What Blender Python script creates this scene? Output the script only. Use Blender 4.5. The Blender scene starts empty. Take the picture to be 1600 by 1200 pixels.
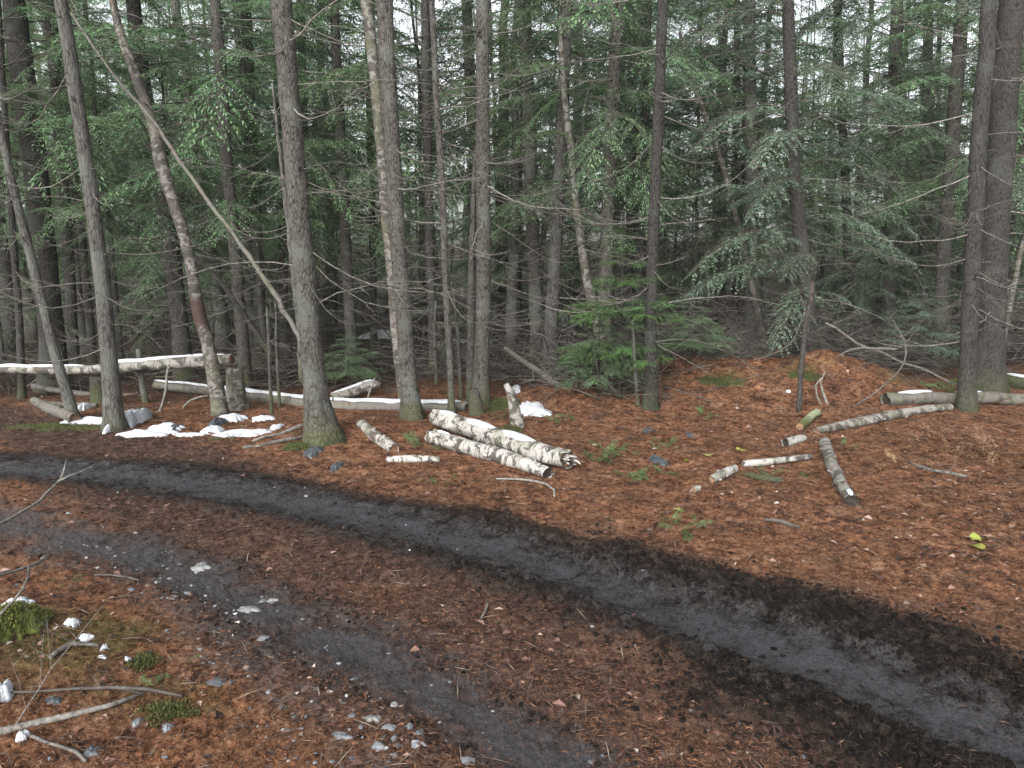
import bpy, math, random
import numpy as np
from mathutils import Vector, Matrix

sc = bpy.context.scene
C = sc.collection
RAD = math.radians

# ------------------------------------------------------------------ camera
CAM_H = 1.6
PITCH = math.atan(200 / 1200)
cam_d = bpy.data.cameras.new('camera')
cam = bpy.data.objects.new('camera', cam_d)
C.objects.link(cam)
cam.location = (0, 0, CAM_H)
cam.rotation_euler = (RAD(90) - PITCH, 0, 0)
cam_d.sensor_width = 36
cam_d.lens = 27
cam_d.clip_end = 600
cam_d.clip_start = 0.05
sc.camera = cam

# ------------------------------------------------------------------ world, sun, exposure
SUN_EL, SUN_AZ = 33, 203
w = bpy.data.worlds.new('World')
sc.world = w
w.use_nodes = True
nt = w.node_tree
bg = nt.nodes['Background']
sky = nt.nodes.new('ShaderNodeTexSky')
sky.sky_type = 'NISHITA'
sky.sun_disc = False
sky.sun_elevation = RAD(SUN_EL)
sky.sun_rotation = RAD(SUN_AZ)
sky.air_density = 1.0
sky.dust_density = 4.0
hs = nt.nodes.new('ShaderNodeHueSaturation')
hs.inputs['Saturation'].default_value = 0.22
nt.links.new(sky.outputs[0], hs.inputs['Color'])
nt.links.new(hs.outputs[0], bg.inputs['Color'])
bg.inputs['Strength'].default_value = 0.15
sl = bpy.data.lights.new('sun', 'SUN')
sl.energy = 1.5
sl.angle = RAD(50)
sl.color = (1.0, 0.97, 0.93)
so = bpy.data.objects.new('sun', sl)
C.objects.link(so)
so.rotation_euler = (RAD(90 - SUN_EL), 0, RAD(180 - SUN_AZ))
sc.view_settings.view_transform = 'Standard'
sc.view_settings.look = 'None'
sc.view_settings.gamma = 1
sc.view_settings.exposure = 1.55
sc.render.engine = 'CYCLES'
sc.cycles.use_denoising = True
HAZE = 0.0008
sc.cycles.volume_bounces = 1
sc.cycles.max_bounces = 6
sc.cycles.diffuse_bounces = 4
sc.cycles.glossy_bounces = 2
sc.cycles.transmission_bounces = 3
sc.cycles.transparent_max_bounces = 4
sc.cycles.use_adaptive_sampling = True

rng = np.random.default_rng(7)
random.seed(7)

# ------------------------------------------------------------------ noise
def _h(i, j, k):
    n = (i * 374761393 + j * 668265263 + k * 2147483647 * 3 + 12345) & 0xFFFFFFFF
    n = ((n ^ (n >> 13)) * 1274126177) & 0xFFFFFFFF
    n = ((n ^ (n >> 15)) * 2246822519) & 0xFFFFFFFF
    return ((n ^ (n >> 16)) & 0xFFFFFF) / 0xFFFFFF
def vnoise(x, y, seed=0):
    x = np.asarray(x, float); y = np.asarray(y, float)
    i = np.floor(x).astype(np.int64); j = np.floor(y).astype(np.int64)
    fx = x - i; fy = y - j
    fx = fx * fx * (3 - 2 * fx); fy = fy * fy * (3 - 2 * fy)
    a = _h(i, j, seed); b = _h(i + 1, j, seed); c = _h(i, j + 1, seed); d = _h(i + 1, j + 1, seed)
    return (a + (b - a) * fx + (c - a) * fy + (a - b - c + d) * fx * fy) * 2 - 1
def fbm(x, y, octv=4, seed=0, gain=0.5):
    s = 0; amp = 1; t = 0
    for o in range(octv):
        s = s + amp * vnoise(x * 2 ** o + 17.3 * o, y * 2 ** o - 9.1 * o, seed + o)
        t += amp; amp *= gain
    return s / t
def sstep(a, b, x):
    t = np.clip((x - a) / (b - a), 0, 1)
    return t * t * (3 - 2 * t)

# ------------------------------------------------------------------ photo pixel -> world ray
CP, SP = math.cos(PITCH), math.sin(PITCH)
def ray(px, py):
    a = (px - 800) / 1200; b = -(py - 600) / 1200
    return np.array([a, CP + b * SP, -SP + b * CP])
def flat(px, py, z=0.0):
    d = ray(px, py); t = (z - CAM_H) / d[2]
    return np.array([d[0] * t, d[1] * t])
def at(px, py, Y):
    d = ray(px, py); t = Y / d[1]
    return np.array([d[0] * t, Y, CAM_H + d[2] * t])
def rad_at(wpx, Y):
    return wpx * 0.5 / 1200 * Y * 1.01

# ------------------------------------------------------------------ terrain
def poly_world(up, lo):
    """rut outline from its far and near edges, each a list of photo pixels on flat ground"""
    P = [flat(*p) for p in up] + [flat(*p) for p in reversed(lo)]
    return np.array(P)
R1_CORE = poly_world([(-500, 700), (-250, 706), (0, 715), (150, 722), (300, 735), (450, 757), (600, 786), (800, 835), (1000, 900), (1200, 960), (1400, 1025), (1600, 1100), (1900, 1230), (2300, 1420)],
                     [(-500, 730), (-250, 735), (0, 743), (150, 756), (300, 778), (450, 806), (600, 842), (800, 898), (1000, 980), (1200, 1065), (1400, 1145), (1600, 1235), (1900, 1420), (2300, 1700)])
R1_CHURN = poly_world([(-500, 694), (0, 706), (300, 722), (450, 742), (600, 772), (700, 790), (800, 802), (900, 838), (1000, 852), (1100, 885), (1200, 905), (1300, 925), (1400, 958), (1500, 975), (1600, 1030), (1900, 1150), (2300, 1330)],
                      [(-500, 738), (0, 752), (300, 790), (450, 820), (600, 866), (800, 935), (900, 975), (1000, 1010), (1050, 1060), (1060, 1110), (1150, 1130), (1220, 1160), (1300, 1230), (1600, 1330), (1900, 1520), (2300, 1850)])
R2_CORE = poly_world([(-600, 735), (-200, 762), (0, 785), (100, 800), (200, 826), (300, 856), (400, 893), (500, 935), (600, 985), (700, 1040), (800, 1095), (900, 1150), (1100, 1260), (1400, 1430)],
                     [(-600, 800), (-200, 838), (0, 858), (100, 880), (200, 912), (300, 950), (400, 1000), (500, 1050), (600, 1105), (700, 1165), (800, 1230), (900, 1300), (1100, 1450), (1400, 1700)])
GRAV = poly_world([(60, 850), (200, 850), (320, 880), (450, 930), (480, 1000), (560, 1080), (700, 1150), (800, 1260), (900, 1400)],
                  [(60, 880), (180, 905), (240, 960), (320, 1040), (380, 1100), (430, 1160), (470, 1230), (500, 1400)])
def sdf(poly, X, Y):
    """signed distance, positive inside"""
    d2 = np.full(X.shape, 1e9); inside = np.zeros(X.shape, bool)
    n = len(poly)
    for i in range(n):
        ax, ay = poly[i]; bx, by = poly[(i + 1) % n]
        ex, ey = bx - ax, by - ay
        L = ex * ex + ey * ey + 1e-12
        t = np.clip(((X - ax) * ex + (Y - ay) * ey) / L, 0, 1)
        d2 = np.minimum(d2, (X - ax - t * ex) ** 2 + (Y - ay - t * ey) ** 2)
        c = (ay > Y) != (by > Y)
        xi = ax + (Y - ay) * ex / (ey if abs(ey) > 1e-12 else 1e-12)
        inside ^= c & (X < xi)
    d = np.sqrt(d2)
    return np.where(inside, d, -d)

def base_height(X, Y):
    r = np.hypot(X, Y)
    far = sstep(6.5, 11, Y + 0.15 * np.abs(X))
    z = 0.012 * fbm(X * 0.9, Y * 0.9, 3, 3)
    z = z + far * 0.16 * fbm(X * 0.28 + 5, Y * 0.28, 3, 11)
    z = z + 0.46 * np.exp(-(np.abs(X - 3.0) / 1.7) ** 2.6 - ((Y - 9.1) / 0.85) ** 2) * (1 + 0.45 * fbm(X * 1.6, Y * 1.6, 4, 5))
    z = z + 0.16 * np.exp(-((X - 0.65) / 0.75) ** 2 - ((Y - 8.4) / 0.75) ** 2)
    z = z + 0.10 * np.exp(-((X + 1.55) / 0.45) ** 2 - ((Y - 6.9) / 0.35) ** 2)
    z = z + 0.10 * np.exp(-((X + 2.2) / 0.8) ** 2 - ((Y - 2.6) / 0.7) ** 2)
    z = z - 0.25 * sstep(10, 14, Y) * sstep(2, -4, X)
    z = z + 3.2 * sstep(38, 95, r)
    return z

def terrain(X, Y, full=False):
    X = np.asarray(X, float); Y = np.asarray(Y, float)
    sh = X.shape
    X = X.ravel(); Y = Y.ravel()
    z = base_height(X, Y)
    near = np.hypot(X, Y) < 14
    c1 = np.full(X.shape, -9.0); h1 = c1.copy(); c2 = c1.copy(); g = c1.copy()
    xn, yn = X[near], Y[near]
    wob = 0.05 * fbm(xn * 2.1, yn * 2.1, 4, 21) + 0.045 * fbm(xn * 9, yn * 9, 3, 23)
    c1[near] = sdf(R1_CORE, xn, yn) + wob
    h1[near] = sdf(R1_CHURN, xn, yn) + wob * 1.6
    c2[near] = sdf(R2_CORE, xn, yn) + wob
    g[near] = sdf(GRAV, xn, yn) + wob * 2
    z = z - 0.022 * sstep(-0.1, 0.3, c1) - 0.018 * sstep(-0.05, 0.25, c2)
    churn = sstep(-0.05, 0.12, h1) * (1 - sstep(-0.02, 0.1, c1))
    rgh = sstep(-1.2, 1.0, X)
    z = z + (0.006 + 0.024 * rgh) * churn
    if full:
        zz = np.zeros_like(z)
        lump = np.abs(fbm(xn * 14, yn * 14, 3, 31)) * 1.5; fine = fbm(xn * 30, yn * 30, 3, 41)
        vf = fbm(xn * 70, yn * 70, 2, 43)
        cl = churn[near]
        core = np.maximum(sstep(0, 0.12, c1[near]), 0.6 * sstep(0, 0.15, c2[near]))
        zz[near] = cl * (0.25 + 0.75 * rgh[near]) * (0.045 * (0.45 - lump) + 0.022 * fine + 0.008 * vf) + (1 - core) * (1 - cl) * (0.011 * fine + 0.007 * vf + 0.01 * fbm(xn * 8, yn * 8, 2, 49)) + core * (0.006 * fine + 0.005 * vf + 0.012 * fbm(xn * 5, yn * 5, 2, 47))
        z = z + zz
        return z.reshape(sh), c1, h1, c2, g
    return z.reshape(sh)

def H(x, y):
    return float(terrain(np.array([x]), np.array([y]))[0])
def ground(px, py):
    """where the sight line of a photo pixel meets the terrain"""
    d = ray(px, py)
    if d[2] > -0.01: return None
    ts = np.linspace(1.0, 40, 1600) / d[1]
    z = base_height(d[0] * ts, d[1] * ts)
    hit = np.nonzero(CAM_H + d[2] * ts < z)[0]
    t = ts[hit[0]] if len(hit) else ts[-1]
    x, y = d[0] * t, d[1] * t
    return np.array([x, y, H(x, y)])

# ------------------------------------------------------------------ mesh helpers
def mesh(name, V, F, mat, attrs=None, smooth=False):
    V = np.asarray(V, np.float32)
    if not isinstance(F, (list, tuple)): F = [F]
    F = [np.asarray(f, np.int32) for f in F if len(f)]
    me = bpy.data.meshes.new(name)
    me.vertices.add(len(V)); me.vertices.foreach_set('co', V.ravel())
    idx = np.concatenate([f.ravel() for f in F])
    tot = np.concatenate([np.full(len(f), f.shape[1], np.int32) for f in F])
    me.loops.add(len(idx)); me.loops.foreach_set('vertex_index', idx)
    me.polygons.add(len(tot))
    start = np.concatenate([[0], np.cumsum(tot)[:-1]]).astype(np.int32)
    me.polygons.foreach_set('loop_start', start)
    me.polygons.foreach_set('loop_total', tot)
    me.polygons.foreach_set('use_smooth', np.full(len(tot), smooth))
    me.update(calc_edges=True)
    for k, a in (attrs or {}).items():
        a = np.asarray(a, np.float32)
        if a.ndim == 2:
            at_ = me.attributes.new(k, 'FLOAT_VECTOR', 'POINT'); at_.data.foreach_set('vector', a.ravel())
        elif len(a) == len(V):
            at_ = me.attributes.new(k, 'FLOAT', 'POINT'); at_.data.foreach_set('value', a)
        else:
            at_ = me.attributes.new(k, 'FLOAT', 'FACE'); at_.data.foreach_set('value', a)
    if mat: me.materials.append(mat)
    return me
def obj(name, me, parent=None, loc=(0, 0, 0), rot=None, scale=None):
    o = bpy.data.objects.new(name, me); C.objects.link(o)
    if parent: o.parent = parent
    o.location = loc
    if rot is not None: o.rotation_euler = rot
    if scale is not None: o.scale = scale if hasattr(scale, '__len__') else (scale,) * 3
    return o
def tag(o, label=None, cat=None, group=None, kind=None):
    if label: o['label'] = label
    if cat: o['category'] = cat
    if group: o['group'] = group
    if kind: o['kind'] = kind
    return o
def empty(name, loc, label, cat, group=None):
    o = bpy.data.objects.new(name, None); C.objects.link(o)
    o.location = loc; o.empty_display_size = 0.2
    return tag(o, label, cat, group)

class MB:
    def __init__(s): s.V = []; s.Q = []; s.T = []; s.A = []; s.n = 0
    def add(s, V, Q=None, T=None, A=None):
        s.V.append(V)
        if Q is not None and len(Q): s.Q.append(np.asarray(Q) + s.n)
        if T is not None and len(T): s.T.append(np.asarray(T) + s.n)
        s.A.append(A if A is not None else V)
        s.n += len(V)
    def build(s, name, mat, smooth=True, extra=None):
        F = []
        if s.Q: F.append(np.concatenate(s.Q))
        if s.T: F.append(np.concatenate(s.T))
        at_ = {'axc': np.concatenate(s.A)}
        if extra: at_.update(extra)
        return mesh(name, np.concatenate(s.V), F, mat, at_, smooth)

def tube(P, R, k=8, cap=True, rough=0.0, seed=0, flare=None, jag=0.0):
    """a closed tube along points P with radii R; the axc attribute unrolls it along its axis"""
    P = np.asarray(P, float); R = np.asarray(R, float); n = len(P)
    T = np.gradient(P, axis=0); T /= np.linalg.norm(T, axis=1)[:, None] + 1e-9
    u = np.cross(T[0], [0, 0, 1.0])
    if np.linalg.norm(u) < 0.3: u = np.cross(T[0], [0, 1.0, 0])
    u /= np.linalg.norm(u)
    a = np.arange(k) * 2 * np.pi / k
    ca, sa = np.cos(a), np.sin(a)
    s = np.concatenate([[0], np.cumsum(np.linalg.norm(np.diff(P, axis=0), axis=1))])
    V = np.zeros((n, k, 3)); A = np.zeros((n, k, 3))
    for i in range(n):
        u = u - T[i] * np.dot(u, T[i]); u /= np.linalg.norm(u)
        v = np.cross(T[i], u)
        r = np.full(k, R[i])
        if rough: r = r * (1 + rough * vnoise(ca * 1.7 + seed * 3.1, sa * 1.7 + s[i] * 2.5, seed) + rough * 0.6 * vnoise(ca * 4 + s[i] * 6, sa * 4 + seed, seed + 9))
        if flare: r = r * (1 + flare * math.exp(-s[i] / (R[0] * 2.0)) * (0.5 + 1.5 * np.maximum(0, vnoise(np.cos(a) * 1.6 + seed, np.sin(a) * 1.6, seed + 3))))
        if jag and (i == 0 or i == n - 1):
            off = jag * R[i] * vnoise(a * 2.3, a * 0 + seed + i)[:, None] * T[i]
        else: off = 0
        V[i] = P[i] + r[:, None] * (ca[:, None] * u + sa[:, None] * v) + off
        A[i] = np.stack([ca * R[i], sa * R[i], np.full(k, s[i])], 1)
    V = V.reshape(-1, 3); A = A.reshape(-1, 3)
    i0 = np.arange(n - 1)[:, None] * k + np.arange(k)[None]
    i1 = np.arange(n - 1)[:, None] * k + (np.arange(k)[None] + 1) % k
    Q = np.stack([i0, i1, i1 + k, i0 + k], -1).reshape(-1, 4)
    Tt = []
    if cap:
        V = np.vstack([V, P[0], P[-1]]); A = np.vstack([A, [0, 0, 0], [0, 0, s[-1]]])
        c0, c1 = n * k, n * k + 1; b = np.arange(k); b2 = (b + 1) % k
        Tt = np.vstack([np.stack([b2, b, np.full(k, c0)], 1), np.stack([(n - 1) * k + b, (n - 1) * k + b2, np.full(k, c1)], 1)])
    return V, Q, Tt, A

def smooth_path(P, n):
    """Catmull-Rom resample of points (any dimension)"""
    P = np.asarray(P, float)
    if len(P) == 2:
        t = np.linspace(0, 1, n)[:, None]; return P[0] * (1 - t) + P[1] * t
    Q = np.vstack([2 * P[0] - P[1], P, 2 * P[-1] - P[-2]])
    L = np.concatenate([[0], np.cumsum(np.linalg.norm(np.diff(P[:, :3], axis=0), axis=1))])
    out = []
    for s in np.linspace(0, L[-1], n):
        i = min(np.searchsorted(L, s, 'right') - 1, len(P) - 2)
        t = (s - L[i]) / (L[i + 1] - L[i] + 1e-9)
        p0, p1, p2, p3 = Q[i], Q[i + 1], Q[i + 2], Q[i + 3]
        out.append(0.5 * (2 * p1 + (p2 - p0) * t + (2 * p0 - 5 * p1 + 4 * p2 - p3) * t * t + (3 * p1 - p0 - 3 * p2 + p3) * t ** 3))
    return np.array(out)

# ------------------------------------------------------------------ materials
def nodes(name):
    m = bpy.data.materials.new(name); m.use_nodes = True
    t = m.node_tree; b = t.nodes['Principled BSDF']
    return m, t, b
def N(t, kind, **kw):
    n = t.nodes.new('ShaderNode' + kind)
    for k, v in kw.items():
        if k in n.inputs: n.inputs[k].default_value = v
        else: setattr(n, k, v)
    return n
def ramp(t, src, stops, interp='LINEAR'):
    r = t.nodes.new('ShaderNodeValToRGB'); r.color_ramp.interpolation = interp
    e = r.color_ramp.elements
    while len(e) < len(stops): e.new(0.5)
    for x, (p, c) in zip(e, stops):
        x.position = p; x.color = (*c, 1) if len(c) == 3 else c
    t.links.new(src, r.inputs[0]); return r.outputs[0]
def g3(v): return (v, v, v)
def mixc(t, fac, a, b):
    m = t.nodes.new('ShaderNodeMix'); m.data_type = 'RGBA'
    for i, s in ((0, fac), (6, a), (7, b)):
        if hasattr(s, 'is_output') or isinstance(s, bpy.types.NodeSocket): t.links.new(s, m.inputs[i])
        elif i == 0: m.inputs[0].default_value = s
        else: m.inputs[i].default_value = (*s, 1)
    return m.outputs[2]
def mth(t, op, a, b=None, c=None):
    m = t.nodes.new('ShaderNodeMath'); m.operation = op
    for i, s in enumerate((a, b, c)):
        if s is None: continue
        if isinstance(s, bpy.types.NodeSocket): t.links.new(s, m.inputs[i])
        else: m.inputs[i].default_value = s
    return m.outputs[0]
def noise(t, vec, scale, detail=4, rough=0.55, dist=0.0):
    n = N(t, 'TexNoise'); n.inputs['Scale'].default_value = scale; n.inputs['Detail'].default_value = detail
    n.inputs['Roughness'].default_value = rough; n.inputs['Distortion'].default_value = dist
    t.links.new(vec, n.inputs['Vector']); return n.outputs[0]
def mapv(t, vec, sc_, loc=(0, 0, 0)):
    m = N(t, 'Mapping'); m.inputs['Scale'].default_value = sc_; m.inputs['Location'].default_value = loc
    t.links.new(vec, m.inputs['Vector']); return m.outputs[0]
def bump(t, b, h, s=0.5, d=0.01):
    n = N(t, 'Bump'); n.inputs['Strength'].default_value = s; n.inputs['Distance'].default_value = d
    t.links.new(h, n.inputs['Height']); t.links.new(n.outputs[0], b.inputs['Normal'])
def attr(t, name, what='Vector'):
    a = N(t, 'Attribute'); a.attribute_name = name; return a.outputs[what]
def offset_by_object(t, vec):
    oi = N(t, 'ObjectInfo'); s = mth(t, 'MULTIPLY', oi.outputs['Random'], 37.0)
    c = N(t, 'CombineXYZ'); t.links.new(s, c.inputs[2]); t.links.new(s, c.inputs[0])
    v = N(t, 'VectorMath'); v.operation = 'ADD'; t.links.new(vec, v.inputs[0]); t.links.new(c.outputs[0], v.inputs[1])
    return v.outputs[0], oi.outputs['Random']

def bark(name, dark, light, lichen, lich_amt=0.5, moss=0.4, stretch=0.42):
    m, t, b = nodes(name)
    a0 = attr(t, 'axc'); v, rnd = offset_by_object(t, a0)
    v2 = mapv(t, v, (1, 1, stretch))
    n1 = noise(t, v2, 32, 5, 0.65, 0.6)
    n2 = noise(t, v, 110, 3, 0.6)
    n3 = noise(t, v, 3.0, 4, 0.6)
    vor = N(t, 'TexVoronoi'); vor.inputs['Scale'].default_value = 42; t.links.new(v2, vor.inputs['Vector']); vor.feature = 'DISTANCE_TO_EDGE'
    h = mth(t, 'ADD', mth(t, 'MULTIPLY', n1, 0.9), mth(t, 'MULTIPLY', mth(t, 'MINIMUM', vor.outputs[0], 0.25), 1.4))
    h = mth(t, 'ADD', h, mth(t, 'MULTIPLY', n2, 0.6))
    c = ramp(t, h, [(0.62, dark), (1.02, light)])
    c = mixc(t, ramp(t, n3, [(0.52, g3(0)), (0.60 if lich_amt > .5 else .7, g3(lich_amt))]), c, lichen)
    # dark knots
    n4 = noise(t, mapv(t, v, (1, 1, 0.9)), 9, 2, 0.5)
    c = mixc(t, ramp(t, n4, [(0.68, g3(0)), (0.73, g3(0.75))]), c, tuple(x * 0.4 for x in dark))
    # moss towards the foot
    sx = N(t, 'SeparateXYZ'); t.links.new(a0, sx.inputs[0])
    mm = mth(t, 'MULTIPLY', ramp(t, mth(t, 'ADD', mth(t, 'MULTIPLY', sx.outputs[2], 0.9), mth(t, 'MULTIPLY', n3, 0.9)), [(0.5, g3(1)), (0.85, g3(0))]), moss)
    c = mixc(t, mm, c, (0.055, 0.065, 0.02))
    # each trunk a little lighter or darker
    hsv = N(t, 'HueSaturation'); t.links.new(c, hsv.inputs['Color'])
    t.links.new(mth(t, 'ADD', mth(t, 'MULTIPLY', rnd, 0.5), 0.75), hsv.inputs['Value'])
    t.links.new(hsv.outputs[0], b.inputs['Base Color'])
    b.inputs['Roughness'].default_value = 0.9; b.inputs['Specular IOR Level'].default_value = 0.2
    bump(t, b, h, 0.9, 0.012)
    return m
M_BARK = bark('bark_grey_brown', (0.004, 0.0037, 0.0034), (0.067, 0.0625, 0.056), (0.085, 0.093, 0.081), 0.55, 0.55)
M_PALE = bark('bark_pale_grey', (0.008, 0.0075, 0.007), (0.082, 0.078, 0.072), (0.095, 0.102, 0.092), 0.6, 0.35, 0.25)
M_DARK = bark('bark_dark', (0.004, 0.0037, 0.0034), (0.036, 0.0335, 0.0315), (0.06, 0.066, 0.058), 0.5, 0.5)

def birch(name, white, mottled, peel=False, bs=6.5):
    m, t, b = nodes(name)
    a0 = attr(t, 'axc'); v, rnd = offset_by_object(t, a0)
    band = noise(t, mapv(t, v, (1, 1, 6)), 9, 3, 0.6)
    blot = noise(t, mapv(t, v, (1, 1, 1.3)), bs, 5, 0.66, 0.8)
    fine = noise(t, mapv(t, v, (1, 1, 4)), 60, 3, 0.6)
    c = mixc(t, ramp(t, fine, [(0.35, g3(0)), (0.75, g3(1))]), white, tuple(x * 0.62 for x in white))
    c = mixc(t, ramp(t, band, [(0.58, g3(0)), (0.63, g3(0.85))]), c, (0.05, 0.04, 0.035))
    c = mixc(t, ramp(t, blot, [(mottled, g3(0)), (mottled + 0.04, g3(0.92))]), c, (0.03, 0.026, 0.022))
    mo = noise(t, v, 3.3, 4, 0.6)
    c = mixc(t, ramp(t, mo, [(0.5, g3(0)), (0.66, g3(0.6))]), c, (0.085, 0.092, 0.055))
    st = noise(t, mapv(t, v, (1, 1, 1), (7, 3, 5)), 14, 5, 0.7)
    c = mixc(t, ramp(t, st, [(0.5, g3(0)), (0.72, g3(0.65))]), c, (0.12, 0.09, 0.065))
    if peel:
        pe = noise(t, mapv(t, v, (1, 1, 0.6), (3, 1, 2)), 2.4, 3, 0.6)
        sz = N(t, 'SeparateXYZ'); t.links.new(a0, sz.inputs[0])
        win = mth(t, 'SUBTRACT', 1.0, mth(t, 'MINIMUM', 1.0, mth(t, 'MULTIPLY', mth(t, 'ABSOLUTE', mth(t, 'SUBTRACT', sz.outputs[2], 1.2)), 3.2)))
        c = mixc(t, ramp(t, mth(t, 'MULTIPLY', win, mth(t, 'ADD', noise(t, v, 9, 4, 0.7), 0.35)), [(0.36, g3(0)), (0.5, g3(0.85))]), c, (0.034, 0.017, 0.013))
    t.links.new(c, b.inputs['Base Color']); b.inputs['Roughness'].default_value = 0.7
    b.inputs['Specular IOR Level'].default_value = 0.3
    bump(t, b, mth(t, 'ADD', blot, mth(t, 'MULTIPLY', fine, 0.4)), 0.7, 0.012)
    return m
M_BIRCH = birch('birch_bark_white', (0.33, 0.32, 0.3), 0.515, bs=9)
M_BIRCH_MOT = birch('birch_bark_mottled', (0.22, 0.212, 0.197), 0.5)
M_SNAG = bark('bark_snag', (0.008, 0.007, 0.0065), (0.05, 0.044, 0.04), (0.06, 0.058, 0.052), 0.4, 0.0)
M_BIRCH_TREE = birch('birch_bark_standing', (0.17, 0.165, 0.152), 0.46, bs=11)
M_BIRCH_PEEL = birch('birch_bark_peeling', (0.165, 0.157, 0.145), 0.45, True, 11)
M_WEATHER = birch('weathered_log_bark', (0.1, 0.095, 0.087), 0.55)

def simple(name, c1, c2, scale=20, rough=0.85, coord='Object', bmp=0.4, bd=0.01, spec=0.3, detail=4):
    m, t, b = nodes(name)
    tc = N(t, 'TexCoord')
    n = noise(t, tc.outputs[coord], scale, detail, 0.65)
    t.links.new(ramp(t, n, [(0.35, c1), (0.68, c2)]), b.inputs['Base Color'])
    b.inputs['Roughness'].default_value = rough; b.inputs['Specular IOR Level'].default_value = spec
    if bmp: bump(t, b, n, bmp, bd)
    return m
M_TWIG = simple('twig_grey', (0.03, 0.027, 0.024), (0.13, 0.12, 0.108), 45, bmp=0.4, bd=0.004)
M_TWIG_PALE = simple('twig_pale', (0.05, 0.046, 0.041), (0.22, 0.205, 0.185), 45, bmp=0.4, bd=0.004)
M_TWIG_DARK = simple('twig_dark', (0.02, 0.017, 0.015), (0.08, 0.07, 0.06), 14, bmp=0)
M_BRUSH = simple('brush_twigs', (0.014, 0.012, 0.01), (0.1, 0.09, 0.08), 3, bmp=0)
M_CUT = simple('cut_wood_end', (0.05, 0.03, 0.02), (0.2, 0.12, 0.07), 30)
M_CUTRED = simple('cut_wood_red', (0.07, 0.025, 0.014), (0.24, 0.09, 0.05), 26)
M_HOLLOW = simple('rotten_core', (0.006, 0.005, 0.004), (0.03, 0.022, 0.018), 30)
M_SNOW = simple('snow', (0.29, 0.31, 0.345), (0.46, 0.48, 0.505), 40, 0.6, bmp=0.5, bd=0.012, spec=0.3)
def speckle(m, amt, scale, col):
    t = m.node_tree; b = t.nodes['Principled BSDF']; src = b.inputs['Base Color'].links[0].from_socket
    tc = N(t, 'TexCoord'); n = noise(t, tc.outputs['Object'], scale, 3, 0.7)
    t.links.new(mixc(t, ramp(t, n, [(amt, g3(0)), (amt + 0.05, g3(0.8))]), src, col), b.inputs['Base Color'])
speckle(M_SNOW, 0.62, 60, (0.06, 0.04, 0.03))
M_ROCK = simple('slate_rock', (0.06, 0.067, 0.075), (0.17, 0.185, 0.2), 12, 0.65, bmp=0.6)
M_ROCK_DARK = simple('dark_slate_rock', (0.018, 0.021, 0.025), (0.07, 0.08, 0.09), 12, 0.6, bmp=0.6)
M_ROCK_LIGHT = simple('pale_flat_rock', (0.07, 0.072, 0.072), (0.2, 0.202, 0.198), 16, 0.7, bmp=0.6)

def leafmat(name, c1, c2, c3, trans=0.3, rough=0.6):
    m, t, b = nodes(name)
    r = attr(t, 'rnd', 'Fac')
    oi = N(t, 'ObjectInfo')
    geo = N(t, 'NewGeometry')
    big = noise(t, geo.outputs['Position'], 1.1, 3, 0.6)
    f = mth(t, 'ADD', mth(t, 'MULTIPLY', r, 0.55), mth(t, 'MULTIPLY', big, 0.5))
    c = ramp(t, f, [(0.2, c1), (0.55, c2), (0.9, c3)])
    hsv = N(t, 'HueSaturation'); t.links.new(c, hsv.inputs['Color'])
    t.links.new(mth(t, 'ADD', mth(t, 'MULTIPLY', oi.outputs['Random'], 0.5), 0.75), hsv.inputs['Value'])
    t.links.new(mth(t, 'ADD', mth(t, 'MULTIPLY', oi.outputs['Random'], 0.03), 0.485), hsv.inputs['Hue'])
    c = hsv.outputs[0]
    t.links.new(c, b.inputs['Base Color']); b.inputs['Roughness'].default_value = rough
    b.inputs['Specular IOR Level'].default_value = 0.35
    tr = N(t, 'BsdfTranslucent'); t.links.new(c, tr.inputs[0])
    mx = N(t, 'MixShader'); mx.inputs[0].default_value = trans
    out = t.nodes['Material Output']
    t.links.new(b.outputs[0], mx.inputs[1]); t.links.new(tr.outputs[0], mx.inputs[2]); t.links.new(mx.outputs[0], out.inputs[0])
    return m
M_LEAF = leafmat('conifer_needles', (0.06, 0.12, 0.06), (0.14, 0.235, 0.115), (0.23, 0.34, 0.17), 0.5)
M_CEDAR = leafmat('cedar_sprays', (0.06, 0.115, 0.075), (0.14, 0.22, 0.145), (0.23, 0.32, 0.225), 0.45)
M_YOUNG = leafmat('young_hemlock_needles', (0.028, 0.075, 0.02), (0.07, 0.155, 0.042), (0.13, 0.235, 0.07))
M_FERN = leafmat('green_frond', (0.03, 0.06, 0.02), (0.06, 0.11, 0.04), (0.11, 0.17, 0.065))
M_DRY = leafmat('dry_fern', (0.08, 0.04, 0.022), (0.17, 0.095, 0.055), (0.25, 0.16, 0.1))
M_DEADLEAF = leafmat('withered_leaves', (0.07, 0.035, 0.028), (0.13, 0.072, 0.056), (0.2, 0.125, 0.1))
M_MOSS = leafmat('moss', (0.03, 0.036, 0.009), (0.075, 0.088, 0.018), (0.14, 0.15, 0.035), 0.1, 0.9)
M_MOSS_DARK = leafmat('moss_dark', (0.015, 0.019, 0.006), (0.04, 0.048, 0.012), (0.085, 0.092, 0.024), 0.1, 0.9)
M_YELLOW = leafmat('yellow_leaf', (0.16, 0.17, 0.03), (0.22, 0.23, 0.05), (0.28, 0.29, 0.09), 0.3)

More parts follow.
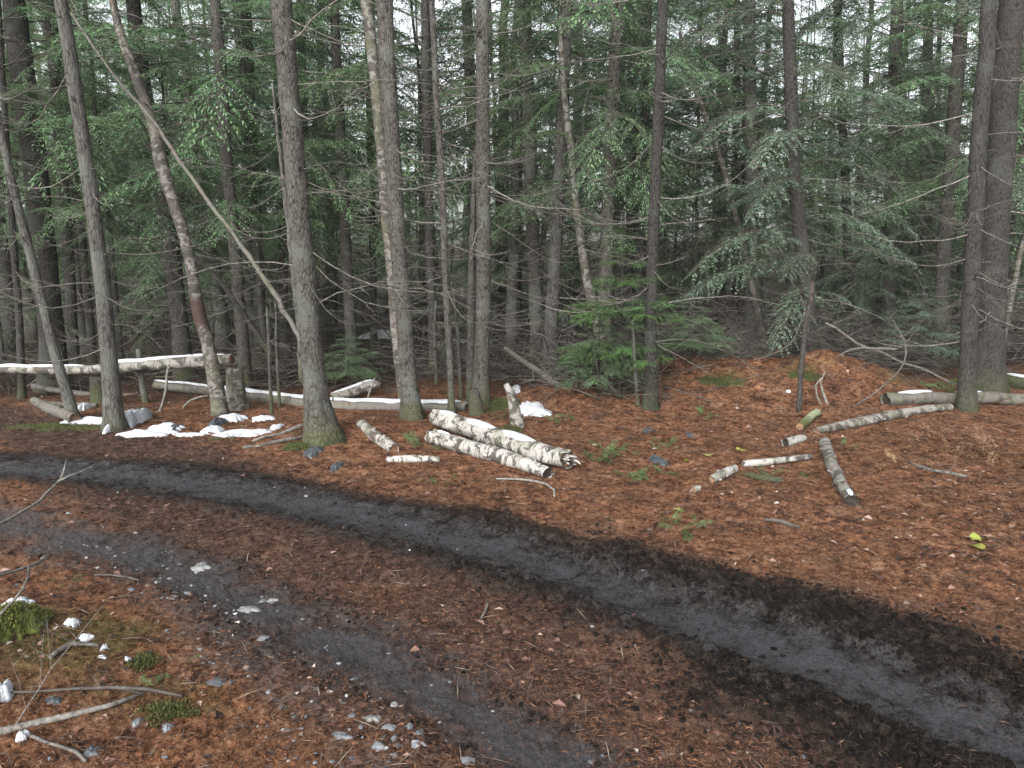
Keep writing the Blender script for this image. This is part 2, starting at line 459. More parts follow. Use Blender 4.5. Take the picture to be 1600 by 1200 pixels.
def litter_mat(name, stops, spec=0.3, rough=0.7):
    m, t, b = nodes(name)
    t.links.new(ramp(t, attr(t, 'rnd', 'Fac'), stops), b.inputs['Base Color'])
    b.inputs['Roughness'].default_value = rough; b.inputs['Specular IOR Level'].default_value = spec
    return m
M_LITTER = litter_mat('fallen_leaves', [(0, (0.01, 0.005, 0.004)), (0.4, (0.045, 0.019, 0.011)), (0.75, (0.11, 0.048, 0.025)), (0.96, (0.13, 0.08, 0.062)), (1, (0.22, 0.16, 0.12))])
M_NEEDLE = litter_mat('fallen_needles', [(0, (0.03, 0.012, 0.006)), (0.5, (0.108, 0.049, 0.025)), (0.88, (0.18, 0.09, 0.05)), (1, (0.25, 0.15, 0.08))], 0.2, 0.8)
M_CLOD = simple('mud_clods', (0.002, 0.0018, 0.0016), (0.012, 0.01, 0.009), 20, 0.95, spec=0.08)
M_PEBBLE = litter_mat('pebbles', [(0, (0.03, 0.033, 0.038)), (0.6, (0.08, 0.086, 0.096)), (0.93, (0.16, 0.165, 0.17)), (1, (0.4, 0.4, 0.4))], 0.4, 0.55)

def ground_mat():
    m, t, b = nodes('forest_floor')
    tc = N(t, 'TexCoord'); P = tc.outputs['Object']
    a_c1, a_h1, a_c2, a_g, a_moss, a_dull, a_dark = [attr(t, k, 'Fac') for k in ('c1', 'h1', 'c2', 'grav', 'moss', 'dull', 'painted_shade_litter')]
    big = noise(t, P, 1.3, 4, 0.6); mid = noise(t, P, 9, 5, 0.7, 0.4); fin = noise(t, P, 60, 4, 0.75, 1.2); vf = noise(t, P, 190, 3, 0.7, 0.8)
    v = mth(t, 'ADD', mth(t, 'MULTIPLY', mid, 0.45), mth(t, 'ADD', mth(t, 'MULTIPLY', fin, 0.4), mth(t, 'MULTIPLY', vf, 0.3)))
    dv = N(t, 'VectorMath'); dv.operation = 'MULTIPLY_ADD'; nn = N(t, 'TexNoise'); nn.inputs['Scale'].default_value = 35; t.links.new(P, nn.inputs['Vector'])
    t.links.new(nn.outputs['Color'], dv.inputs[0]); dv.inputs[1].default_value = (0.03, 0.03, 0.03); t.links.new(P, dv.inputs[2])
    cell = N(t, 'TexVoronoi'); cell.inputs['Scale'].default_value = 38; t.links.new(dv.outputs[0], cell.inputs['Vector'])
    sc_ = N(t, 'SeparateColor'); t.links.new(cell.outputs['Color'], sc_.inputs[0])
    v = mth(t, 'ADD', v, mth(t, 'MULTIPLY', mth(t, 'SUBTRACT', sc_.outputs[0], 0.5), 0.12))
    orange = ramp(t, v, [(0.45, (0.012, 0.006, 0.004)), (0.52, (0.062, 0.027, 0.0145)), (0.59, (0.16, 0.071, 0.036)), (0.69, (0.25, 0.145, 0.09))])
    dull = ramp(t, v, [(0.45, (0.008, 0.006, 0.0055)), (0.53, (0.028, 0.0165, 0.0135)), (0.61, (0.062, 0.037, 0.028)), (0.72, (0.12, 0.082, 0.066))])
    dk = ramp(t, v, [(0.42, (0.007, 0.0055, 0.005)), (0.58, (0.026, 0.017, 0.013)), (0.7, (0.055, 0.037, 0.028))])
    pt = noise(t, P, 4.2, 5, 0.7, 0.5)
    orange = mixc(t, ramp(t, pt, [(0.46, g3(0)), (0.68, g3(0.75))]), orange, dk)
    tanp = noise(t, mapv(t, P, (1, 1, 1), (5, 2, 0)), 2.6, 4, 0.65)
    orange = mixc(t, ramp(t, tanp, [(0.52, g3(0)), (0.7, g3(0.5))]), orange, ramp(t, v, [(0.45, (0.03, 0.02, 0.015)), (0.58, (0.14, 0.085, 0.055)), (0.69, (0.26, 0.18, 0.13))]))
    c = mixc(t, ramp(t, mth(t, 'ADD', a_dull, mth(t, 'MULTIPLY', mth(t, 'SUBTRACT', big, 0.5), 1.2)), [(0.3, g3(0)), (0.7, g3(1))]), orange, dull)
    c = mixc(t, ramp(t, mth(t, 'ADD', a_dark, mth(t, 'MULTIPLY', mth(t, 'SUBTRACT', mid, 0.5), 1.0)), [(0.3, g3(0)), (0.8, g3(1))]), c, dk)  # shade of the wood put into the litter colour
    mossc = ramp(t, v, [(0.4, (0.018, 0.02, 0.008)), (0.6, (0.055, 0.06, 0.018)), (0.74, (0.1, 0.1, 0.03))])
    c = mixc(t, ramp(t, mth(t, 'ADD', a_moss, mth(t, 'MULTIPLY', mth(t, 'SUBTRACT', mid, 0.5), 1.6)), [(0.5, g3(0)), (1.1, g3(0.7))]), c, mossc)
    # gravel
    gcol = ramp(t, v, [(0.42, (0.015, 0.015, 0.016)), (0.58, (0.045, 0.047, 0.052)), (0.72, (0.1, 0.1, 0.105))])
    gf = ramp(t, mth(t, 'ADD', mth(t, 'MULTIPLY', a_g, 2.2), mth(t, 'ADD', mth(t, 'MULTIPLY', mth(t, 'SUBTRACT', mid, 0.5), 1.8), mth(t, 'MULTIPLY', mth(t, 'SUBTRACT', big, 0.5), 1.4))), [(0.15, g3(0)), (0.75, g3(0.6))])
    c = mixc(t, gf, c, gcol)
    # churned black mud, then the smooth grey rut beds
    nz = mth(t, 'ADD', mth(t, 'MULTIPLY', mth(t, 'SUBTRACT', mid, 0.5), 0.55), mth(t, 'MULTIPLY', mth(t, 'SUBTRACT', fin, 0.5), 0.45))
    hf = ramp(t, mth(t, 'ADD', a_h1, nz), [(0.0, g3(0)), (0.10, g3(0.92))])
    churn = ramp(t, v, [(0.48, (0.002, 0.0018, 0.0017)), (0.59, (0.011, 0.0095, 0.009)), (0.69, (0.04, 0.032, 0.026))])
    c = mixc(t, hf, c, churn)
    bed = ramp(t, mth(t, 'ADD', mth(t, 'MULTIPLY', fin, 0.5), mth(t, 'MULTIPLY', vf, 0.5)), [(0.40, (0.004, 0.004, 0.0045)), (0.46, (0.017, 0.0172, 0.02)), (0.53, (0.028, 0.0285, 0.034)), (0.63, (0.040, 0.041, 0.049))])
    f1 = ramp(t, mth(t, 'ADD', mth(t, 'ADD', a_c1, 0.055), mth(t, 'ADD', mth(t, 'MULTIPLY', nz, 1.7), mth(t, 'MULTIPLY', mth(t, 'SUBTRACT', pt, 0.5), 0.35))), [(0.0, g3(0)), (0.3, g3(1))])
    nz2 = mth(t, 'MULTIPLY', nz, 1.5)
    f2 = ramp(t, mth(t, 'ADD', mth(t, 'ADD', mth(t, 'ADD', a_c2, 0.11), nz2), mth(t, 'MULTIPLY', mth(t, 'SUBTRACT', big, 0.5), 0.7)), [(-0.0, g3(0)), (0.3, g3(0.9))])
    edge2 = ramp(t, mth(t, 'ADD', a_c2, nz2), [(0.0, g3(0)), (0.03, g3(0.6)), (0.1, g3(0))])
    c = mixc(t, f2, c, bed); c = mixc(t, edge2, c, churn)
    c = mixc(t, f1, c, bed)
    t.links.new(c, b.inputs['Base Color'])
    wet = mth(t, 'MAXIMUM', f1, mth(t, 'MULTIPLY', f2, 0.8))
    rg = N(t, 'MapRange'); t.links.new(wet, rg.inputs[0]); rg.inputs[3].default_value = 0.95; rg.inputs[4].default_value = 0.55
    t.links.new(rg.outputs[0], b.inputs['Roughness'])
    sp = N(t, 'MapRange'); t.links.new(wet, sp.inputs[0]); sp.inputs[3].default_value = 0.08; sp.inputs[4].default_value = 0.4; t.links.new(sp.outputs[0], b.inputs['Specular IOR Level'])
    hh = mth(t, 'ADD', mth(t, 'MULTIPLY', fin, 1.0), mth(t, 'ADD', mth(t, 'MULTIPLY', vf, 0.5), mth(t, 'MULTIPLY', mid, 1.2)))
    bs = N(t, 'Bump'); bs.inputs['Distance'].default_value = 0.02
    sg = N(t, 'MapRange'); t.links.new(wet, sg.inputs[0]); sg.inputs[3].default_value = 0.9; sg.inputs[4].default_value = 0.75
    t.links.new(sg.outputs[0], bs.inputs['Strength']); t.links.new(hh, bs.inputs['Height']); t.links.new(bs.outputs[0], b.inputs['Normal'])
    return m

# ------------------------------------------------------------------ ground sheet: fine near the road, coarse to the horizon
def build_ground():
    th = np.concatenate([np.linspace(-180, -44, 70)[:-1], np.linspace(-44, 44, 860), np.linspace(44, 180, 70)[1:-1]])
    rr = np.concatenate([np.linspace(0.3, 1.9, 14)[:-1], np.geomspace(1.9, 12, 430)[:-1], np.geomspace(12, 120, 80)])
    a = np.radians(th)
    X = (rr[:, None] * np.sin(a)[None]).ravel(); Y = (rr[:, None] * np.cos(a)[None]).ravel()
    z, c1, h1, c2, g = terrain(X, Y, True)
    def blob(px, py, rx, ry, s=1.0):
        p = ground(px, py); return s * np.exp(-((X - p[0]) / rx) ** 2 - ((Y - p[1]) / ry) ** 2)
    moss = 0.25 * (fbm(X * 0.7, Y * 0.7, 3, 77) > 0.25)
    for q in [(60, 1000, .5, .35, .75), (240, 1110, .35, .2, .6), (330, 1075, .3, .15, .4), (180, 990, .3, .2, .5), (1130, 590, .5, .3, .8), (1250, 575, .4, .3, .8),
              (480, 695, .4, .15, .8), (90, 665, .7, .2, .55), (760, 640, .5, .3, .6), (640, 640, .2, .1, .6), (1400, 590, .6, .4, .7), (640, 715, .4, .15, .5), (800, 650, .3, .15, .7), (900, 770, .5, .2, .35)]:
        moss = moss + blob(*q)
    dull = sstep(-0.3, 0.3, np.minimum(1.2, -sdf(R1_CHURN, X, Y))) * 0
    # between the ruts and along the verge the litter is trodden and duller
    side = (Y - (4.9 - 0.62 * X)) # far side of rut 1 is positive
    dull = 0.75 * (1 - sstep(-0.9, 0.4, side)) * sstep(-2.3, -1.4, X - 0.9 * (Y - 3.6) * -1)
    dull = np.clip(dull + 0.35 * sstep(1.5, -2.5, X) * sstep(5, 7, Y), 0, 1)
    dark = 0.95 * sstep(8.2, 11.0, Y - 0.25 * np.clip(X, 0, 4)) + 0.3 * sstep(-0.5, -4, X) * sstep(6.2, 7.5, Y)  # painted shade: litter darkens behind the mound into the wood, slightly on the left
    n = len(th)
    i = np.arange(len(rr) - 1)[:, None] * n; j = np.arange(n)[None]; j2 = (j + 1) % n
    F = np.stack([i + j, i + j2, i + n + j2, i + n + j], -1).reshape(-1, 4)[:, ::-1]
    V = np.stack([X, Y, z], 1)
    V = np.vstack([V, [0, 0, H(0, 0)]]); cidx = len(V) - 1
    T = np.stack([np.arange(n), (np.arange(n) + 1) % n, np.full(n, cidx)], 1)[:, ::-1]
    ex = lambda q: np.append(q, q[0])
    me = mesh('ground', V, [F, T], ground_mat(), dict(c1=ex(c1), h1=ex(h1), c2=ex(c2), grav=ex(g), moss=ex(moss), dull=ex(dull), painted_shade_litter=ex(dark)), True)
    tag(obj('ground', me), kind='structure')
build_ground()

# ------------------------------------------------------------------ foliage
def diamonds(base, d, up, L, wd):
    """leaf-shaped quads: base points, unit directions, blade normals, lengths, widths"""
    s = np.cross(d, up); s /= np.linalg.norm(s, axis=1)[:, None] + 1e-9
    L = L[:, None]; wd = wd[:, None]
    V = np.stack([base, base + d * L * 0.45 + s * wd, base + d * L, base + d * L * 0.45 - s * wd], 1)
    return V.reshape(-1, 3)
def spray(L, r, droop=0.35, leaf=0.055, lat=0.07, lat_len=0.42, step=0.035, wfac=0.13, up0=0.15, flat_=0.25, start=0.18):
    """one flat conifer branch along +X: leaf quads and the wood of its axis"""
    tt = np.arange(start, 1.0, lat / L)
    B, D, U, LL = [], [], [], []
    ax = lambda t: np.stack([L * t * (1 - 0.08 * t), 0.05 * L * np.sin(t * 3 + r.random() * 0), L * (up0 * t - droop * t * t)], -1)
    wood = [ax(np.linspace(0, 1, 7))]
    for t in tt:
        for sgn in (-1, 1):
            if r.random() < 0.12: continue
            l = L * lat_len * (0.25 + 0.75 * (1 - t) ** 0.7) * min(1, 0.35 + (t - start) * 4) * r.uniform(0.6, 1.15)
            if l < 0.04: l = 0.04
            p0 = ax(np.array([t]))[0]
            ang = r.uniform(0.7, 1.05)
            d0 = np.array([math.cos(ang), sgn * math.sin(ang), up0 - droop * 2 * t + r.normal(0, 0.12)])
            d0 /= np.linalg.norm(d0)
            k = max(2, int(l / step)); q = (np.arange(k) + 0.5) / k
            pts = p0 + d0 * (q * l)[:, None]; pts[:, 2] -= 0.35 * l * q * q
            for s2 in (-1, 1):
                a2 = 0.75
                dd = np.tile(np.array([d0[0] * math.cos(a2) - s2 * d0[1] * math.sin(a2), d0[1] * math.cos(a2) + s2 * d0[0] * math.sin(a2), d0[2]]), (k, 1))
                dd += r.normal(0, 0.18, dd.shape); dd[:, 2] -= 0.35 * q
                dd /= np.linalg.norm(dd, axis=1)[:, None]
                B.append(pts); D.append(dd)
                u = np.tile([0, 0, 1.0], (k, 1)) + r.normal(0, flat_, (k, 3)); U.append(u)
                LL.append(leaf * (1.15 - 0.5 * q) * r.uniform(0.7, 1.3, k))
            if l > 0.15: wood.append(np.array([p0, p0 + d0 * l * 0.55, p0 + d0 * l * 0.95 + [0, 0, -0.3 * l]]))
    B = np.concatenate(B); D = np.concatenate(D); U = np.concatenate(U); LL = np.concatenate(LL)
    V = diamonds(B, D, U, LL, LL * wfac)
    return V, len(B), wood
def rotz(V, a):
    c, s = math.cos(a), math.sin(a)
    return np.stack([V[:, 0] * c - V[:, 1] * s, V[:, 0] * s + V[:, 1] * c, V[:, 2]], 1)
def tilt(V, a):
    c, s = math.cos(a), math.sin(a)
    return np.stack([V[:, 0] * c - V[:, 2] * s, V[:, 1], V[:, 0] * s + V[:, 2] * c], 1)

SPR_N = [spray(1.6, np.random.default_rng(100 + i), droop=0.28 + 0.1 * i) for i in range(4)]          # near detail
SPR_F = [spray(1.8, np.random.default_rng(200 + i), droop=0.3 + 0.08 * i, leaf=0.09, lat=0.1, step=0.05, wfac=0.17) for i in range(4)]  # far detail
SPR_C = [spray(1.7, np.random.default_rng(300 + i), droop=0.38 + 0.08 * i, leaf=0.05, lat=0.075, step=0.028, wfac=0.15, flat_=0.5, lat_len=0.38, up0=0.3) for i in range(4)]  # hanging cedar
SPR_Y = [spray(0.55, np.random.default_rng(400 + i), droop=0.12, leaf=0.03, lat=0.028, step=0.014, wfac=0.12, lat_len=0.5) for i in range(3)]

def crown_mesh(name, sprays, r, z0, z1, Lmax, n, mat, axis=None, profile=None, Lbase=1.7, wood_mat=True):
    LV, cnt = [], 0
    W = MB()
    for i in range(n):
        f = (i + r.random()) / n
        z = z0 + (z1 - z0) * f
        env = profile(f) if profile else min(1, 0.55 + f * 2.2) * (1 - f) ** 0.55 + 0.08
        L = Lmax * env * r.uniform(0.65, 1.15)
        V, k, wood = sprays[r.integers(len(sprays))]
        s = L / Lbase
        s = max(s, 0.15)
        a = i * 2.399 + r.normal(0, 0.4)
        ti = r.normal(0.0, 0.16) + 0.25 * f
        off = axis(z) if axis else np.array([0, 0, z])
        X = rotz(tilt(V * s, ti), a) + off
        LV.append(X); cnt += k
        if wood_mat:
            for j, wp in enumerate(wood):
                if j > 0 and (j % 3): continue
                P = rotz(tilt(wp * s, ti), a) + off
                W.add(*tube(P, np.linspace((0.011 if j == 0 else 0.004) * (0.5 + s * 0.5), 0.002, len(P)), 3, False))
    LV = np.concatenate(LV)
    F = np.arange(len(LV)).reshape(-1, 4)
    rn = np.repeat(r.random(len(F)), 4)
    me = mesh(name, LV, F, mat, {'rnd': rn}, False)
    wm = W.build(name + '_wood', M_TWIG_DARK) if wood_mat else None
    return me, wm

# ------------------------------------------------------------------ bare twigs (shared by many trees)
def bare_branch(L, r, rad=0.006, sub=4, sag=0.25, curl=0.25):
    mb = MB()
    n = 8; t = np.linspace(0, 1, n)
    ph = r.uniform(-1, 1)
    P = np.stack([L * t, 0.12 * L * ph * np.sin(t * 2.5) + np.cumsum(r.normal(0, 0.012 * L, n)), -sag * L * t + (sag + curl) * L * t * t * r.uniform(0.5, 1.1) + np.cumsum(r.normal(0, 0.008 * L, n))], 1)
    P -= P[0]
    mb.add(*tube(P, rad * (1 - 0.8 * t), 4, False))
    for i in range(sub):
        u = r.uniform(0.25, 0.9); k = int(u * (n - 1)); p0 = P[k]
        l = L * r.uniform(0.12, 0.4); sg = r.choice([-1, 1]); a = r.uniform(0.4, 1.1)
        d = np.array([math.cos(a), sg * math.sin(a), r.uniform(-0.5, 0.15)])
        q = np.linspace(0, 1, 5)[:, None]
        S = p0 + d * l * q + np.array([0, 0, 0.35 * l]) * q * q + r.normal(0, 0.015 * l, (5, 3)) * q
        mb.add(*tube(S, rad * 0.45 * (1 - 0.7 * q[:, 0]), 3, False))
        if l > 0.25:
            for _ in range(2):
                kk = r.integers(1, 4); d2 = d + r.normal(0, 0.5, 3); d2 /= np.linalg.norm(d2); l2 = l * r.uniform(0.2, 0.5)
                mb.add(*tube(np.array([S[kk], S[kk] + d2 * l2 * .5, S[kk] + d2 * l2 + [0, 0, l2 * .2]]), np.array([rad * .3, rad * .25, rad * .15]), 3, False))
    return mb
TWIGS = [bare_branch(1.0, np.random.default_rng(500 + i), sub=3 + i % 4, sag=[0.25, 0.45, 0.1, 0.6][i % 4], curl=[0.3, 0.2, 0.0, 0.45][i % 4]).build('bare_branch', M_TWIG if i % 2 else M_TWIG_PALE) for i in range(14)]

# ------------------------------------------------------------------ shared crowns
def far_profile(f): return (min(1, 0.45 + f * 2.5)) * (1 - f) ** 0.5 + 0.06
CROWN_FAR = [crown_mesh('crown', SPR_F, np.random.default_rng(600 + i), 2.4 - (i % 3) * 0.7, 10.6, 2.1, 66, M_LEAF if i % 3 else M_CEDAR, Lbase=1.8, profile=far_profile, wood_mat=(i < 3)) for i in range(6)]
CROWN_MID = [crown_mesh('crown', SPR_N, np.random.default_rng(650 + i), [2.0, 2.5, 1.5][i], 8.5, 2.0, 66, M_LEAF, Lbase=1.6) for i in range(3)]
CROWN_HIGH = [crown_mesh('crown', SPR_F, np.random.default_rng(670 + i), 6.8, 13.0, 1.5, 15, M_LEAF, Lbase=1.8, wood_mat=False) for i in range(2)]

# ------------------------------------------------------------------ trees traced one by one
def make_tree(label, pts, mat, d=None, kind='conifer', crown=None, twigs=0, height=14.0, cat='tree', group=None, flare=0.9, name=None, z_twig=(0.7, 4.5), top=True, tl=(0.4, 1.65), extra=None, straight=0.35):
    pts = [tuple(p) for p in pts]
    if d is None:
        g = ground(pts[0][0], pts[0][1]); d = g[1]
    W = [np.append(at(px, py, d), rad_at(wd, d)) for px, py, wd in pts]
    W = np.array(W)
    if pts[0][2] >= 14 and kind == 'conifer' and 'wider of the pair' not in label: W[:, 3] *= 0.79
    # carry the foot down into the terrain
    gz = H(W[0][0], d)
    dz = W[0][2] - (gz - 0.12)
    if dz > 0:
        dirn = (W[1][:3] - W[0][:3]) / np.linalg.norm(W[1][:3] - W[0][:3])
        if dirn[2] > 0.3:
            foot = W[0].copy(); foot[:3] = W[0][:3] - dirn * dz / dirn[2]; foot[3] = W[0][3] * 1.04
            if dz > 0.3: W = np.vstack([foot, W])
            else: W[0] = foot
    else:
        W[0][2] = gz - 0.12
    # carry the top up beyond the frame
    if top:
        dirn = (W[-1][:3] - W[-2][:3]); dirn /= np.linalg.norm(dirn)
        z = W[-1][2]; r0 = W[-1][3]
        while z < height:
            dirn = dirn * (1 - straight * 0.3) + np.array([0, 0, 1]) * straight * 0.3; dirn /= np.linalg.norm(dirn)
            p = W[-1][:3] + dirn * 1.3; z = p[2]
            W = np.vstack([W, np.append(p, max(0.012, r0 * (1 - (z - 3) / (height - 2.2))))])
    wl = np.array([0.0, 0, 0])
    L = np.linalg.norm(np.diff(W[:, :3], axis=0), axis=1).sum()
    S = smooth_path(W, max(8, int(L / 0.22)))
    S[:, 3] = np.maximum(S[:, 3], 0.006)
    base = S[0, :3].copy(); base[2] = gz
    rr = np.random.default_rng(sum(map(ord, label)) % 997)
    if S[1:-1].shape[0] > 4:
        S[1:-1, :2] += (np.cumsum(rr.normal(0, 0.0035, (len(S) - 2, 2)), 0)) * 0.8
    k = 18 if d < 9 else 12
    root = empty(name or ('birch_tree' if 'birch' in kind else 'dead_tree' if kind == 'dead' else 'conifer_tree'), tuple(base), label, cat, group)
    V, Q, T, A = tube(S[:, :3] - base, S[:, 3], k, True, 0.06, int(rr.integers(1, 90)), flare)
    mb = MB(); mb.add(V, Q, T, A)
    obj('trunk', mb.build('trunk', mat), root)
    zs, xs, ys = S[:, 2], S[:, 0], S[:, 1]
    axis = lambda z: np.array([np.interp(z, zs, xs), np.interp(z, zs, ys), z]) - base
    for i in range(int(twigs * 1.7)):
        z = rr.uniform(*z_twig); a = rr.uniform(0, 6.283)
        c = axis(z); r0 = np.interp(z, zs, S[:, 3])
        p = c + np.array([math.cos(a), math.sin(a), 0]) * r0 * 0.8
        s = rr.uniform(*tl) * rr.uniform(0.6, 1)
        obj('bare_branch', TWIGS[rr.integers(len(TWIGS))], root, tuple(p), (rr.normal(0, 0.25), rr.normal(0.05, 0.2), a), (s, s, s * rr.choice([1, 1, -0.8])))
    if crown is not None:
        me, wm = crown
        c = axis(5.0)
        o = obj('crown', me, root, (c[0], c[1], 0), (0, 0, rr.uniform(0, 6.28)), rr.uniform(0.9, 1.1))
        if wm: obj('limbs', wm, o)
    return root, axis, base

CH, CM, CF = CROWN_HIGH, CROWN_MID, CROWN_FAR
# ---- front row, left to right
make_tree('thin grey trunk leaning left at far left, in front of the raised rail log', [(115, 655, 22), (88, 560, 19), (60, 450, 17), (35, 350, 16), (12, 255, 14), (-30, 60, 12)], M_PALE, crown=CH[0], twigs=10, height=11)
make_tree('straight grey trunk at left crossing the front of the rail log, mossy foot', [(180, 672, 34), (170, 560, 31), (158, 450, 29), (146, 350, 27), (130, 230, 26), (105, 60, 24), (95, 0, 23)], M_PALE, crown=CH[1], twigs=22)
make_tree('crooked birch with peeling red-brown bark crossing the snowy rail log end', [(345, 648, 24), (335, 590, 22), (322, 530, 19), (310, 490, 21), (302, 440, 17), (288, 370, 17), (268, 310, 17), (248, 250, 20), (238, 200, 16), (215, 130, 14), (190, 60, 12), (175, 0, 10)], M_BIRCH_PEEL, kind='birch', twigs=10, height=7, flare=0.3, straight=0.6)
make_tree('thick scaly trunk with dark split foot, largest of the left half, beside the birch stub', [(502, 688, 56), (496, 640, 47), (487, 540, 43), (477, 430, 42), (466, 320, 41), (458, 210, 40), (448, 90, 38), (440, 0, 37)], M_BARK, crown=CH[0], twigs=26, flare=0.9, z_twig=(1.0, 4.2))
make_tree('tall grey trunk hugging a blotched birch, mossy foot behind the birch logs', [(646, 655, 38), (640, 600, 33), (632, 500, 32), (624, 400, 31), (616, 280, 31), (607, 130, 30), (600, 0, 30)], M_BARK, crown=CH[1], twigs=22, flare=0.6)
make_tree('blotched birch stem growing close behind the tall grey trunk', [(632, 625, 17), (622, 540, 16), (612, 430, 16), (604, 340, 16), (597, 240, 17), (588, 130, 16), (580, 50, 16), (572, 0, 15)], M_BIRCH_TREE, d=8.2, kind='birch', twigs=8, height=9, flare=0.2)
make_tree('slim trunk left of the twin cedar, rising from behind the snowy long log', [(706, 648, 15), (701, 560, 14), (694, 430, 13), (688, 300, 13), (680, 150, 12), (672, 0, 11)], M_BARK, d=7.75, crown=CH[0], twigs=16, flare=0.6, height=11)
make_tree('reddish smooth cedar trunk at centre, the larger of the close pair, shredded foot', [(752, 628, 34), (752, 560, 30), (753, 450, 29), (752, 330, 28), (752, 200, 27), (752, 90, 25), (752, 0, 24)], M_BARK, d=8.2, crown=CH[1], twigs=22, flare=0.7)
make_tree('narrow stem pressed against the left side of the central cedar trunk', [(735, 632, 17), (735, 560, 16), (736, 460, 15), (738, 370, 12), (741, 300, 9), (744, 230, 7)], M_BARK, d=8.25, twigs=8, flare=0.5, top=False)
make_tree('brown trunk with dark mossy foot behind the bright young hemlock', [(1015, 636, 30), (1016, 580, 25), (1018, 450, 23), (1022, 320, 22), (1027, 180, 21), (1031, 70, 19), (1034, 0, 19)], M_DARK, crown=CH[0], twigs=28, flare=0.6)
make_tree('dark knobbly trunk standing in front of the thick right-hand pair mate', [(1510, 640, 33), (1513, 560, 31), (1518, 450, 30), (1524, 330, 29), (1531, 200, 29), (1542, 90, 28), (1548, 0, 27)], M_DARK, crown=CH[1], twigs=26, flare=0.6)
make_tree('thick trunk with flared green mossy foot at right, wider of the pair', [(1545, 612, 44), (1547, 560, 38), (1551, 450, 37), (1557, 320, 36), (1565, 180, 36), (1573, 60, 35), (1577, 0, 34)], M_DARK, crown=CH[0], twigs=26, flare=0.8)
# ---- second row
make_tree('broad dark trunk at far left behind the leaning thin one', [(88, 620, 46), (80, 520, 44), (68, 400, 44), (52, 250, 42), (30, 90, 40), (18, 0, 38)], M_DARK, d=9.6, crown=CM[1], twigs=18)
make_tree('dark trunk between the broad far-left trunk and the straight grey one', [(118, 600, 22), (110, 450, 20), (100, 300, 19), (90, 180, 19), (78, 0, 18)], M_DARK, d=11, crown=CM[0], twigs=14)
make_tree('dark curved trunk rising behind the crooked birch', [(288, 600, 33), (278, 480, 31), (265, 370, 30), (250, 280, 29), (236, 200, 28), (222, 110, 26), (208, 0, 25)], M_DARK, d=10, crown=CM[2], twigs=20)
make_tree('grey trunk right of the snowy stump post, slightly bent', [(383, 600, 26), (378, 530, 25), (368, 420, 24), (358, 320, 23), (350, 230, 22), (342, 110, 22), (333, 0, 20)], M_BARK, d=9.4, crown=CM[0], twigs=22)
make_tree('brown trunk right of the grey bent one with many fine bare branches', [(408, 590, 24), (405, 480, 23), (400, 350, 22), (394, 220, 21), (388, 100, 20), (384, 0, 20)], M_DARK, d=11.2, crown=CM[1], twigs=24)
make_tree('thin dark trunk close on the left of the thick scaly trunk', [(446, 600, 20), (443, 480, 19), (440, 330, 18), (434, 180, 17), (428, 0, 16)], M_DARK, d=11.5, crown=CM[2], twigs=20)
make_tree('dark trunk showing just right of the thick scaly trunk top', [(482, 590, 17), (479, 400, 16), (474, 200, 15), (468, 0, 15)], M_DARK, d=12.5, crown=CF[0], twigs=8)
make_tree('brown trunk midway between the thick scaly trunk and the tall grey one', [(552, 580, 24), (546, 480, 22), (539, 350, 20), (532, 230, 19), (525, 110, 18), (519, 0, 17)], M_BARK, d=10.8, crown=CM[0], twigs=22)
make_tree('faint slim trunk left of the blotched birch stem', [(585, 570, 14), (583, 430, 13), (580, 300, 13), (575, 150, 12), (570, 0, 12)], M_DARK, d=13, crown=CF[1], twigs=8)
make_tree('dark trunk between the tall grey trunk and the slim one', [(678, 590, 18), (675, 480, 17), (670, 330, 17), (666, 180, 17), (663, 0, 16)], M_DARK, d=10.5, crown=CM[1], twigs=18)
make_tree('broad hazy brown trunk right of the central cedar pair', [(842, 570, 28), (838, 450, 27), (833, 320, 26), (828, 180, 25), (820, 0, 24)], M_BARK, d=11.5, crown=CM[2], twigs=24)
make_tree('pale grey cedar trunk leaning slightly right beside a white birch', [(858, 590, 30), (862, 500, 28), (868, 390, 26), (874, 270, 24), (880, 140, 22), (886, 0, 21)], M_PALE, d=10, crown=CM[0], twigs=24)
make_tree('white birch with a bracket knob curving beside the pale cedar trunk', [(925, 470, 15), (916, 430, 13), (907, 370, 13), (901, 310, 12), (896, 250, 11), (886, 170, 10), (880, 90, 8), (876, 20, 5)], M_BIRCH_TREE, d=9.8, kind='birch', twigs=8, top=False, flare=0.1)
make_tree('straight brown trunk rising behind the left of the young hemlock', [(944, 580, 30), (945, 450, 27), (949, 330, 26), (954, 200, 25), (959, 80, 23), (962, 0, 22)], M_BARK, d=9.9, crown=CM[1], twigs=30)
make_tree('thin dark trunk between the two brown trunks behind the young hemlock', [(985, 560, 15), (984, 400, 14), (984, 250, 14), (987, 100, 13), (989, 0, 12)], M_DARK, d=13, crown=CF[2], twigs=14)
make_tree('dark trunk hugging the left side of the brown mossy-footed trunk', [(998, 560, 17), (1000, 420, 16), (1005, 280, 14)], M_DARK, d=12, crown=CF[0], twigs=10)
make_tree('thin white birch leaning left across the dark wood right of centre', [(1190, 520, 10), (1165, 400, 9), (1140, 300, 9), (1122, 235, 8), (1098, 170, 7), (1078, 110, 6), (1062, 50, 5)], M_BIRCH_TREE, d=11.5, kind='birch', twigs=8, top=False, flare=0.1)
T24 = make_tree('broad pale grey trunk behind the drooping cedar sprays', [(1176, 590, 32), (1176, 470, 29), (1174, 340, 28), (1172, 200, 26), (1170, 80, 24), (1170, 0, 23)], M_PALE, d=11.8, crown=CM[2], twigs=30)
make_tree('slim pale trunk left of the broad pale grey one', [(1147, 560, 15), (1147, 420, 14), (1148, 280, 13), (1150, 120, 12), (1150, 0, 12)], M_BARK, d=14, crown=CF[3], twigs=12)
